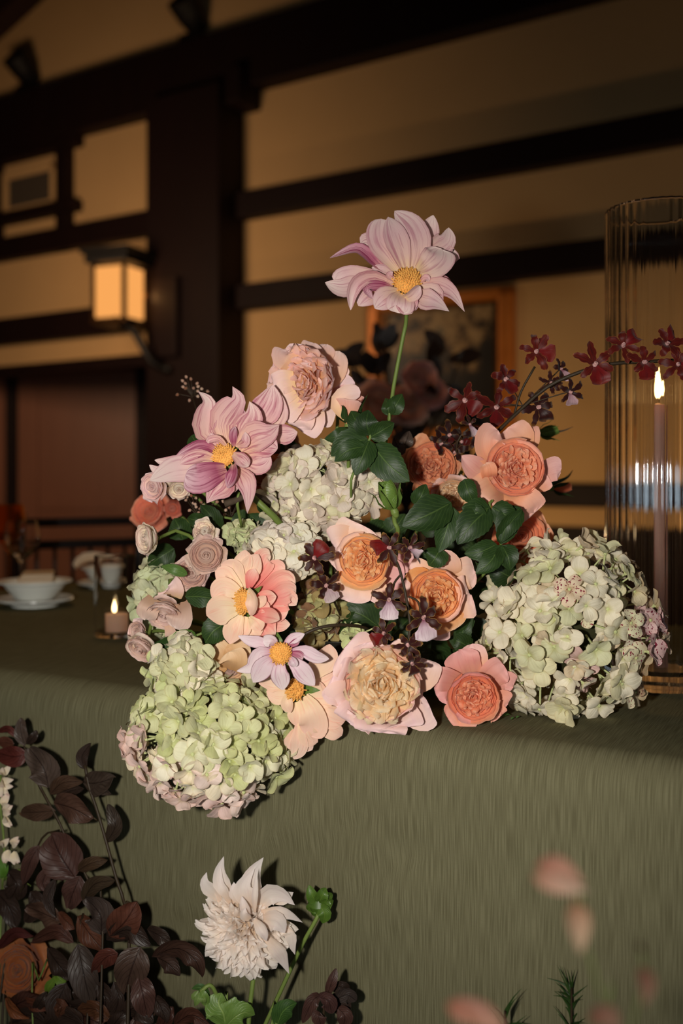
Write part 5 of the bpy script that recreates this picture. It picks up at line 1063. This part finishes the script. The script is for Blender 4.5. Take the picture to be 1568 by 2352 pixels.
sp_ = [VC+V((.05, .02, .05)), P(1010, 1250, 1.22), P(1080, 1065, 1.19), P(1130, 1005, 1.17), P(1180, 955, 1.15), P(1255, 890, 1.13), P(1330, 855, 1.12), P(1400, 836, 1.115), P(1500, 830, 1.115), P(1600, 826, 1.12)]
tube('stem', sp_, .0021, M['stemdark'], t)
tube('side_stem', [P(1180, 955, 1.15), P(1196, 900, 1.145), P(1228, 842, 1.14)], .0013, M['stemdark'], t)
for q in [(1231, 808, 1.135, 44, 1.4, (-.1, .1)), (1365, 838, 1.11, 50, .2, (0, .2)), (1430, 795, 1.11, 42, 2.2, (-.1, .4)), (1478, 832, 1.105, 42, .1, (.1, 0)), (1530, 790, 1.11, 42, 2.6, (.2, .3)), (1557, 838, 1.105, 46, 1.3, (-.3, .1))]:
    bloom(t, q[0], q[1], q[2], q[3], q[4], q[5], seed=int(q[0]))
for q in [(1285, 848, 1.14, 30, .4, (.9, .2), 'liplilac'), (1308, 900, 1.125, 34, .2, (.3, -.3), 'liplilac'), (1265, 878, 1.14, 30, 1.2, (-.3, -.6), 'brownorchid'), (1235, 935, 1.15, 42, .6, (.2, 0), 'brownorchid'), (1160, 872, 1.165, 42, .3, (.2, .2), 'lipred'), (1140, 935, 1.17, 50, .0, (0, 0), 'lipred'), (1068, 920, 1.18, 48, .9, (-.3, .1), 'lipred')]:
    bloom(t, q[0], q[1], q[2], q[3], q[4], q[5], tep='brownorchid' if q[0] > 1170 else 'burgundy', lip=q[6], seed=int(q[0])+3, tint=(.75, .6, .6), lipscale=.9)
    tube('stalk', [P(q[0], q[1], q[2]+.004), P(q[0]*.75+.25*1210, q[1]*.75+.25*925, q[2]+.01), P(1200, 932, 1.148)], .0007, M['stemdark'], t)
t = thing('orchid_spray', 'tangle of dried dark orchid blooms left of the highest coral rose', 'orchid', P(1060, 1020, 1.19))
for i, q in enumerate([(1030, 1000), (1060, 1015), (1088, 1000), (1045, 1040), (1010, 1020)]):
    bloom(t, q[0], q[1], 1.19+.01*(i % 2), 34, i*1.3, (.5*(-1)**i, .3), tep='brownorchid', lip='lipred', seed=70+i, tint=(.5, .42, .4), lipscale=.6)
bloom(t, 1078, 975, 1.165, 24, .2, (.4, .2), tep='brownorchid', lip='liplilac', seed=77, lipscale=1.2, n=3)
tube('stem', [P(1075, 985, 1.19), P(1050, 1015, 1.19), P(1030, 1100, 1.21), BW(.04)], .0012, M['stemdark'], t)
t = thing('orchid_spray', 'maroon and yellow edged orchid spray hanging over the apricot roses', 'orchid', P(915, 1310, 1.06))
tube('stem', [P(908, 1285, 1.06), P(918, 1310, 1.055), P(930, 1360, 1.05), P(941, 1430, 1.05), P(938, 1480, 1.045), P(945, 1540, 1.045)], .0016, M['stemdark'], t)
tube('stem', [P(908, 1285, 1.06), P(915, 1260, 1.08), P(930, 1250, 1.12), P(900, 1340, 1.2), BW(.02)], .0016, M['stemdark'], t)
tube('side_stem', [P(920, 1320, 1.055), P(905, 1340, 1.05), P(901, 1370, 1.045)], .0012, M['stemdark'], t)
tube('side_stem', [P(938, 1370, 1.05), P(960, 1382, 1.045), P(966, 1410, 1.04)], .0012, M['stemdark'], t)
bloom(t, 893, 1258, 1.06, 42, -1.6, (.15, .1), tep='brownorchid', lip='lipred', seed=81)
bloom(t, 940, 1258, 1.065, 36, .7, (.3, .2), tep='brownorchid', lip='liplilac', seed=82)
bloom(t, 893, 1378, 1.045, 42, .0, (0, .2), tep='brownorchid', lip='liplilac', seed=83, lipscale=1.1)
bloom(t, 972, 1418, 1.04, 44, .1, (.1, .2), tep='brownorchid', lip='liplilac', seed=84, lipscale=1.25)
bloom(t, 882, 1455, 1.05, 34, -.9, (-.4, .3), tep='brownorchid', lip='lipred', seed=85)
bloom(t, 935, 1480, 1.045, 36, .5, (.2, -.2), tep='brownorchid', lip='brownorchid', seed=86)
bloom(t, 945, 1522, 1.04, 34, .3, (.3, -.4), tep='brownorchid', lip='brownorchid', seed=87)
t = thing('orchid_spray', 'maroon orchid blooms between the two tone dahlia and the apricot rose', 'orchid', P(730, 1290, 1.07))
bloom(t, 722, 1282, 1.068, 44, 2.6, (0, .1), tep='brownorchid', lip='lipred', seed=91)
bloom(t, 748, 1345, 1.085, 40, .4, (.3, .1), tep='brownorchid', lip='liplilac', seed=92, tint=(.8, .75, .7))
tube('stem', [P(726, 1290, 1.075), P(735, 1320, 1.085), P(752, 1350, 1.10), P(790, 1440, 1.18), BW(-.01)], .0014, M['stemdark'], t)

# fallen bits on the cloth
for px, py, w, mt, lab, nme in [(1180, 1618, 22, 'dried', 'curled brown and white petal fallen beside the coral rose', 'fallen_petal'), (1164, 1651, 18, 'leaflight', 'largest of the tiny green leaf scraps on the cloth', 'leaf_scrap'), (1178, 1658, 10, 'leaflight', 'middle tiny green leaf scrap on the cloth', 'leaf_scrap'), (1190, 1655, 10, 'leaflight', 'tiny green leaf scrap nearest the right hydrangea', 'leaf_scrap')]:
    q = on_table(px, py); q.z = ZT+.004; s = w/F*q.y
    tag(ribbon(nme, [q-V((s*.6, 0, .0015)), q+V((0, 0, s*.12)), q+V((s*.6, .002, -.001))], s*.7, M[mt], None, prof='leaf', hint=V((0, -.2, 1)), cup=.2, color=(.55, .9, .75) if nme == 'leaf_scrap' else (1, .95, .9)), lab, 'petal' if 'petal' in nme else 'leaf')

# ---------------------------------------------------------------- plum foliage and ground flowers at the lower left
class ClothZoom(Zoom):
    def p(s, x, y, d=0.):
        px = s.ox+x/s.sc; k = (min(max(px, -20), 520)-CX)/F
        return P(px, s.oy+y/s.sc, D0/(TN.y+k*TN.x)-.085+d*.01)
ZP = ClothZoom(0, 1620, 3.136, 1.19)
pl = thing('plum_branch', 'branch of dark plum leaves rising at the lower left before the cloth', 'branch', V((-.33, 1.0, 0)))
def pleaf(parent, pts, w, c=(1, 1, 1), prof='plum', **k):
    kw = dict(cup=.12, nu=8, nv=14, ruf=.16, ridge=.03, twist=random.Random(int(w*7+pts[0][1])).uniform(-.5, .5), seed=int(w+pts[0][0])); kw.update(k)
    ribbon('leaf', ZP.pts(pts), ZP.w(w), M['plum'], parent, prof=prof, color=c, **kw)
GR, BR, RD, RB, DK, OR, PL = (.9, .88, .84), (.85, .66, .5), (1.25, .42, .40), (1.3, .66, .5), (.42, .36, .33), (2.6, 1.2, .55), (.9, .6, .58)
for pts, w, cc in [
 ([(180, 290, 1), (150, 190, .4), (150, 90, 1)], 110, GR), ([(190, 280, 1), (240, 230, .6), (262, 180, 1)], 66, DK), ([(195, 350, 2), (100, 370, 1), (-20, 340, 2)], 160, RD), ([(120, 230, 1.6), (60, 170, 1), (-20, 190, 2)], 60, RD), ([(100, 280, 2), (40, 270, 2), (-30, 270, 2)], 110, RB),
 ([(350, 590, 0), (310, 450, -1), (210, 310, 0)], 250, GR), ([(360, 640, 0), (450, 560, -.8), (600, 548, 0)], 110, BR), ([(600, 555, 1), (700, 560, .6), (825, 520, 1)], 180, (.6, .58, .52)), ([(660, 660, 1), (720, 600, .8), (800, 640, 1)], 100, (.6, .58, .52)), ([(610, 460, 1), (590, 370, .6), (655, 272, 1)], 92, DK),
 ([(400, 760, 0), (260, 770, -.8), (150, 770, 0)], 130, BR), ([(390, 700, 0), (520, 740, -1), (665, 820, 0)], 215, (1., .72, .6)), ([(400, 670, 0), (500, 620, .4), (600, 600, .6)], 80, DK), ([(770, 990, 1), (830, 860, .6), (780, 710, 1)], 110, (.5, .48, .4)),
 ([(540, 1240, -.5), (440, 1090, -1.5), (370, 930, -.5)], 320, PL), ([(560, 1190, -1), (650, 1140, -1.6), (775, 1110, -.6)], 100, (.8, .66, .45)), ([(285, 1010, 0), (220, 1120, -.8), (165, 1290, 0)], 120, PL), ([(400, 1250, -.8), (345, 1390, -1.6), (405, 1530, -1)], 90, DK), ([(350, 1170, 0), (310, 1270, -.4), (330, 1340, 0)], 110, PL),
 ([(580, 1230, 0), (530, 1340, -.6), (490, 1460, 0)], 180, PL), ([(600, 1410, -.6), (680, 1290, -1.4), (830, 1260, -.6)], 120, (.6, .55, .4)), ([(440, 1560, -.4), (320, 1500, -1), (195, 1450, -.2)], 200, (1.05, .8, .66)), ([(730, 1650, -1), (720, 1510, -2), (620, 1390, -1.2)], 240, (.72, .72, .74)),
 ([(790, 1660, -1.4), (900, 1560, -2.4), (990, 1415, -1.6)], 230, RB), ([(560, 1520, -.6), (640, 1640, -1.2), (745, 1770, -.8)], 180, (1.2, .62, .4)), ([(420, 1490, -.8), (480, 1560, -1.2), (540, 1610, -.8)], 100, (1.2, .6, .4)), ([(530, 1710, -1), (400, 1630, -1.8), (230, 1700, -1)], 110, (.9, .5, .42)), ([(850, 1790, -2), (760, 1820, -2.6), (670, 1930, -2)], 140, (1.2, .5, .42)),
 ([(1010, 1740, -2), (950, 1890, -3), (900, 2070, -2)], 240, (.82, .68, .6)), ([(770, 1690, -1), (920, 1620, -2), (1090, 1730, -1)], 160, DK), ([(1060, 1610, 0), (1150, 1660, -.6), (1230, 1720, 0)], 110, DK), ([(1095, 1810, -1), (1270, 1750, -2), (1400, 1830, -2), (1455, 1960, -1)], 150, (.6, .42, .36)), ([(1130, 1815, -1), (1210, 1860, -1.6), (1295, 1950, -1)], 140, (.55, .42, .38)),
 ([(560, 1720, -2), (600, 1930, -3), (660, 2170, -2)], 210, (.62, .62, .62)), ([(1000, 1950, -2), (1030, 2090, -3), (1060, 2240, -2)], 170, PL), ([(790, 2270, -2), (680, 2190, -2.8), (560, 2190, -2)], 130, (1.1, .62, .35)), ([(340, 1750, -1), (430, 1880, -2), (510, 1970, -1)], 170, DK), ([(820, 1990, -2), (850, 2120, -2.6), (810, 2260, -2)], 110, DK),
 ([(-20, 1760, -1), (100, 1640, -1.8), (245, 1660, -1)], 90, (.9, .32, .34)), ([(1255, 2300, -2), (1380, 2230, -2.8), (1510, 2310, -2)], 130, (.9, .5, .4)), ([(700, 2000, -1.4), (760, 2120, -2), (740, 2260, -1.4)], 160, DK), ([(900, 2230, -2), (980, 2180, -2.4), (1100, 2290, -2)], 150, DK), ([(480, 2000, -1), (420, 2150, -2), (480, 2300, -1)], 190, DK), ([(1110, 2100, -1), (1160, 2180, -1.4), (1200, 2290, -1)], 120, DK),
 ([(60, 1200, 1), (120, 1300, .4), (60, 1420, 1)], 190, DK), ([(-20, 1350, 1), (60, 1450, .4), (120, 1600, 1)], 190, DK), ([(220, 1340, 1), (260, 1440, .6), (180, 1560, 1)], 150, DK), ([(330, 2290, -2), (200, 2230, -2), (90, 2290, -2)], 130, DK), ([(600, 2300, -2), (420, 2230, -2), (320, 2310, -2)], 130, DK)]:
    pleaf(pl, pts, w, cc)
rl = random.Random(77)
for k in range(46):
    x, y = rl.uniform(-60, 1230), rl.uniform(2130, 2480)
    if x > 1000 and y < 2280: continue
    an = rl.uniform(0, 6.28); L = rl.uniform(150, 250); d_ = rl.uniform(-2.5, 1)
    pleaf(pl, [(x, y, d_), (x+cos(an)*L*.5, y+sin(an)*L*.5, d_-.8), (x+cos(an)*L, y+sin(an)*L, d_)], L*rl.uniform(.5, .75), rl.choice((DK, DK, (.55, .45, .4), BR, (.7, .4, .34))))
for pts, r in [([(612, 430, 1), (640, 580, .8), (700, 760, .6), (770, 1000, .4), (835, 1240, 0), (895, 1430, -.4), (930, 1750, -1)], .0021), ([(280, 570, .4), (350, 700, 0), (430, 850, 0), (520, 1060, 0), (640, 1270, 0), (740, 1650, -1)], .0015), ([(170, 280, 1), (240, 500, .8), (430, 860, .4)], .0011), ([(700, 830, .6), (660, 800, .4)], .0011), ([(430, 900, 0), (300, 960, .2), (170, 1300, .4), (40, 1800, .4)], .0013), ([(600, 1500, -.6), (560, 1700, -1), (640, 2000, -1)], .0015)]:
    p_ = ZP.pts(pts)
    if pts[-1][1] > 1600: p_.append(V((p_[-1].x+.02, 1.02, .0)))
    tube('stem', p_, r, M['stemdark'], pl)
# second plum sprig at bottom centre
p2 = thing('plum_branch', 'small purple black leaf sprig at the bottom right of the white dahlia', 'branch', V((0, 1.0, 0)))
ZQ = Zoom(400, 1940, 3.733, 1.05)
for pts, w, cc in [([(1310, 1290, 0), (1350, 1180, -.4), (1388, 1060, 0)], 90, PL), ([(1250, 1290, 0), (1180, 1350, -.6), (1100, 1530, 0)], 120, PL), ([(1240, 1310, -.4), (1320, 1340, -1.2), (1350, 1450, -.4)], 150, (1.0, .66, .72)), ([(1340, 1240, 1), (1430, 1220, .6), (1500, 1240, 1)], 120, DK), ([(1380, 1330, .6), (1480, 1290, .2), (1560, 1340, .6)], 140, (.6, .62, .66)), ([(1250, 1440, -.4), (1240, 1480, -.8), (1260, 1560, -.4)], 130, PL), ([(1400, 1400, 0), (1460, 1470, -.6), (1450, 1560, 0)], 150, PL), ([(1330, 1300, 1), (1420, 1360, 1), (1440, 1470, 1)], 200, DK)]:
    ribbon('leaf', ZQ.pts(pts), ZQ.w(w), M['plum'], p2, prof='plum', color=cc, cup=.2, nu=8, nv=12, seed=int(w))
tube('stem', [ZQ.p(1380, 1100, .2), ZQ.p(1300, 1300, .4), ZQ.p(1280, 1480, .6), P(740, 2450, 1.05), V((.0, 1.0, 0))], .0016, M['stemdark'], p2)
# white bells, green stems
wf = thing('bell_flower', 'stem of small white bell flowers at the left edge', 'flower', V((-.36, .98, 0)))
rnd = random.Random(4)
for x, y, ds in [(10, 540, (1, -.2)), (20, 500, (.6, 1)), (20, 760, (1, .2)), (30, 800, (.8, -.8)), (80, 1000, (.7, .8)), (100, 1050, (.9, -.9)), (60, 1040, (0, -1)), (10, 1010, (.3, .8)), (5, 570, (.8, -.8)), (15, 720, (.8, .8))]:
    d = V((ds[0], -.6, ds[1])).normalized(); p = ZP.p(x, y, 1.5); L = .017
    for k in range(3):
        q = (d+V((rnd.uniform(-1, 1), rnd.uniform(-1, 1), rnd.uniform(-1, 1)))*.55).normalized()
        ribbon('petal', [p, p+q*L*.5+V((0, -.002, 0)), p+q*L], .010, M['cream'], wf, prof='leaf', cup=.4, nu=5, nv=7, seed=k, color=(1, 1, .98))
tube('stem', ZP.pts([(5, 480, 1.6), (0, 700, 1.6), (30, 1000, 1.6), (20, 1250, 1.2), (0, 1700, 1)])+[V((-.36, .98, 0))], .0016, M['stem'], wf)
for pts in [([(80, 1040, 1.5), (50, 1120, 1.5), (20, 1250, 1.2)]), ([(180, 1190, 1), (100, 1190, 1.2), (30, 1260, 1.2)]), ([(220, 1300, 1), (120, 1240, 1.2), (30, 1260, 1.2)])]: tube('stalk', ZP.pts(pts), .0009, M['stem'], wf)
for q in range(14):
    x, y = rnd.uniform(-40, 60), rnd.uniform(1080, 1240)
    ribbon('leaf', ZP.pts([(20, 1240, 1.2), ((x+20)/2+10, (y+1240)/2, 1), (x, y, 1.2)]), .006, M['leaflight'], wf, prof='needle', nu=2, nv=5, color=(.6, .9, .4))
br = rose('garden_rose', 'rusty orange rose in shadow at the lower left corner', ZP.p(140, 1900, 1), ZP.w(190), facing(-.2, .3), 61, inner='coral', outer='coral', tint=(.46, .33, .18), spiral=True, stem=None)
tube('stem', [ZP.p(150, 1960, 4), ZP.p(180, 2200, 4), V((-.35, 1.05, 0))], .003, M['stem'], br)
go = thing('orange_leaf_sprig', 'curled orange leaf at the very bottom of the lower left corner', 'leaf', V((-.36, 1.0, 0)))
pleaf(go, [(40, 2110, -2), (90, 2190, -3), (210, 2256, -2)], 120, OR); pleaf(go, [(90, 2120, -1.6), (220, 2150, -2.4), (350, 2190, -1.6)], 100, (1.3, .6, .4)); pleaf(go, [(420, 2250, -2), (440, 2170, -2.6), (380, 2140, -2)], 100, (1.1, .6, .4))
tube('stem', [ZP.p(40, 2110, -2), ZP.p(20, 2200, -1.6), V((-.36, 1.0, 0))], .0015, M['stemdark'], go)
gs = thing('green_leaf_sprig', 'yellow green leaf and thin stem low in the left corner', 'leaf', V((-.3, 1.02, 0)))
for pts, w in [([(470, 2000, -.6), (420, 1960, -1), (380, 1920, -.6)], 90), ([(400, 1960, -.6), (350, 2030, -1), (330, 2090, -.6)], 70), ([(430, 2040, -.6), (390, 2080, -1), (340, 2090, -.6)], 60)]:
    ribbon('leaf', ZP.pts(pts), ZP.w(w), M['leaflight'], gs, prof='spear', nu=6, nv=8, cup=.2, color=(.7, .8, .35))
tube('stem', [ZP.p(340, 1830, -1), ZP.p(280, 1980, -1), ZP.p(230, 2080, -.8), V((-.3, 1.02, 0))], .0012, M['stem'], gs); tube('stem', [ZP.p(390, 1960, -.7), ZP.p(380, 2200, -.6), V((-.3, 1.02, 0))], .0012, M['stem'], gs)

# ---------------------------------------------------------------- lower right: near, blurred seed pods and needle sprigs
YN = .42
np_ = thing('seed_pod_stem', 'blurred pinkish seed pods on a thin stem close by at the lower right', 'plant', V((.14, .5, 0)))
for pts, w, mt, cl in [([(1222, 2010), (1280, 2030), (1348, 2048)], 44, 'dried', (.52, .46, .42)), ([(1230, 1990), (1280, 1985), (1340, 2030)], 46, 'dried', (.42, .30, .26)), ([(1318, 2070), (1328, 2120), (1333, 2190)], 56, 'dried', (.56, .52, .42)), ([(1255, 1968), (1266, 1975), (1275, 1985)], 14, 'plum', (.8, .5, .4)), ([(1470, 2220), (1485, 2260), (1478, 2310)], 40, 'dried', (.42, .30, .25)), ([(1462, 2160), (1470, 2175), (1485, 2190)], 12, 'plum', (.6, .3, .3)), ([(1025, 2305), (1080, 2320), (1140, 2350)], 62, 'dried', (.46, .33, .30)), ([(1060, 2300), (1110, 2330), (1160, 2370)], 60, 'dried', (.44, .31, .26)), ([(1350, 2340), (1390, 2330), (1420, 2370)], 60, 'dried', (.42, .31, .26))]:
    ribbon('seed_pod', [P(x, y, YN) for x, y in pts], w/F*YN, M[mt], np_, prof='leaf', cup=.3, nu=8, nv=10, color=cl)
tube('stem', [P(1262, 1970, YN), P(1330, 2050, YN+.004), P(1350, 2180, YN+.006), P(1390, 2340, YN+.01), P(1410, 2600, YN+.02), V((.14, .5, 0))], .0004, M['stem'], np_)
tube('stem', [P(1465, 2160, YN), P(1480, 2240, YN+.004), P(1450, 2360, YN+.01), P(1410, 2600, YN+.02)], .0004, M['stem'], np_)
tube('stem', [P(1030, 2310, YN+.003), P(1120, 2345, YN+.003), P(1250, 2420, YN+.01), P(1410, 2600, YN+.02)], .0004, M['stem'], np_)
rnd = random.Random(12)
for px, py, n, lab in [(1312, 2290, 26, 'dark green needle leaved sprig standing at the bottom right'), (1160, 2345, 12, 'short needle leaved sprig left of the taller one at the bottom'), (1475, 2345, 12, 'short needle leaved sprig nearest the bottom right corner')]:
    Yn = .98; c = P(px, py, Yn); t = thing('needle_sprig', lab, 'plant', V((c.x, .98, 0)))
    tube('stem', [c+V((0, 0, .01)), c-V((0, 0, .06)), V((c.x, .98, 0))], .0012, M['stemdark'], t)
    for k in range(n):
        z = rnd.uniform(-.035, .012); d = V((rnd.uniform(-1, 1), rnd.uniform(-.8, .8), rnd.uniform(.1, 1.3))).normalized(); L = rnd.uniform(.016, .03)
        p = c+V((0, 0, z)); ribbon('needle', [p, p+d*L*.5+V((0, 0, .002)), p+d*L], .0024, M['leaf'], t, prof='needle', nu=2, nv=5, color=(.9, 1, .7))
    if n > 20:
        for tx, ty in ((1279, 2217), (1290, 2220), (1350, 2262)): ribbon('needle', [c, P((px+tx)/2, (py+ty)/2, Yn), P(tx, ty, Yn)], .0022, M['leaf'], t, prof='needle', nu=2, nv=6, color=(.9, 1, .7))

# ---------------------------------------------------------------- blurred bouquet on a stand behind
YB = 3.0; bb = P(930, 1100, YB); bb.z = 0
st = thing('side_table', 'small dark table hidden behind the flowers, carrying the far bouquet', 'table', bb)
mesh_obj('tabletop', *lathe_geo(bb, [(0, .70), (.2, .70), (.205, .71), (.2, .725), (0, .725)], 32), M['chairwood'], st)
mesh_obj('pedestal', *lathe_geo(bb, [(0, 0), (.15, 0), (.14, .02), (.03, .05), (.025, .3), (.03, .68), (.06, .70), (0, .70)], 20), M['chairwood'], st)
vz = thing('vase', 'dark vase of the blurred far bouquet', 'vase', bb+V((0, 0, .726)))
vb_ = bb+V((0, 0, .726)); mesh_obj('vase_body', *lathe_geo(vb_, [(0, 0), (.05, 0), (.07, .06), (.055, .14), (.04, .19), (.036, .19), (.05, .13), (.06, .06), (0, .02)], 24), M['vase'], vz)
fb_ = thing('far_bouquet', 'blurred dark foliage bouquet before the framed painting', 'bouquet', vb_)
rnd = random.Random(21); top = vb_+V((0, 0, .17))
for px, py in [(815, 830), (800, 815), (870, 770), (880, 790), (830, 880), (820, 905), (860, 850), (900, 900), (1000, 860), (1020, 900), (1000, 950), (840, 960), (1040, 940), (905, 940), (890, 980), (960, 990), (1080, 960), (860, 1000), (935, 1000), (1040, 1010), (1060, 820), (1010, 790), (985, 920)]:
    e = P(px, py, YB+rnd.uniform(-.08, .08)); tube('stem', [top, (top+e)/2+V((0, 0, .03)), e], .003, M['stemdark'], fb_)
    for k in range(3):
        d = V((rnd.uniform(-1, 1), rnd.uniform(-.4, .4), rnd.uniform(-.6, 1))).normalized(); L = rnd.uniform(.04, .075)
        ribbon('leaf', [e-d*L*.3, e+d*L*.3, e+d*L], L*.7, M['plum'], fb_, prof='plum', nu=4, nv=6, color=(.35, .25, .2))
for px, py, r, tn in [(965, 870, 36, (1, .85, .8)), (940, 930, 40, (1, .85, .7)), (868, 925, 44, (1, .85, .7)), (990, 900, 30, (1, .75, .7))]:
    rose('far_rose', {965: 'blurred dusty pink rose highest in the far bouquet', 940: 'blurred peach rose in the middle of the far bouquet', 868: 'blurred tan rose at the left of the far bouquet', 990: 'blurred dusky rose at the right of the far bouquet'}[px], P(px, py, YB-.09), R_px(r, YB), facing(.1, .2), px, inner='blushguard', outer='blushguard', tint=tn, spiral=True, rings=3, nguard=5, stem=None)
    o = [q for q in bpy.data.objects if q.name.startswith('far_rose')][-1]
    tube('stem', [P(px, py, YB-.06), (P(px, py, YB-.04)+top)/2, top], .003, M['stemdark'], bpy.data.objects.get('far_rose') if len([q for q in bpy.data.objects if q.name.startswith('far_rose')]) == 1 else o)
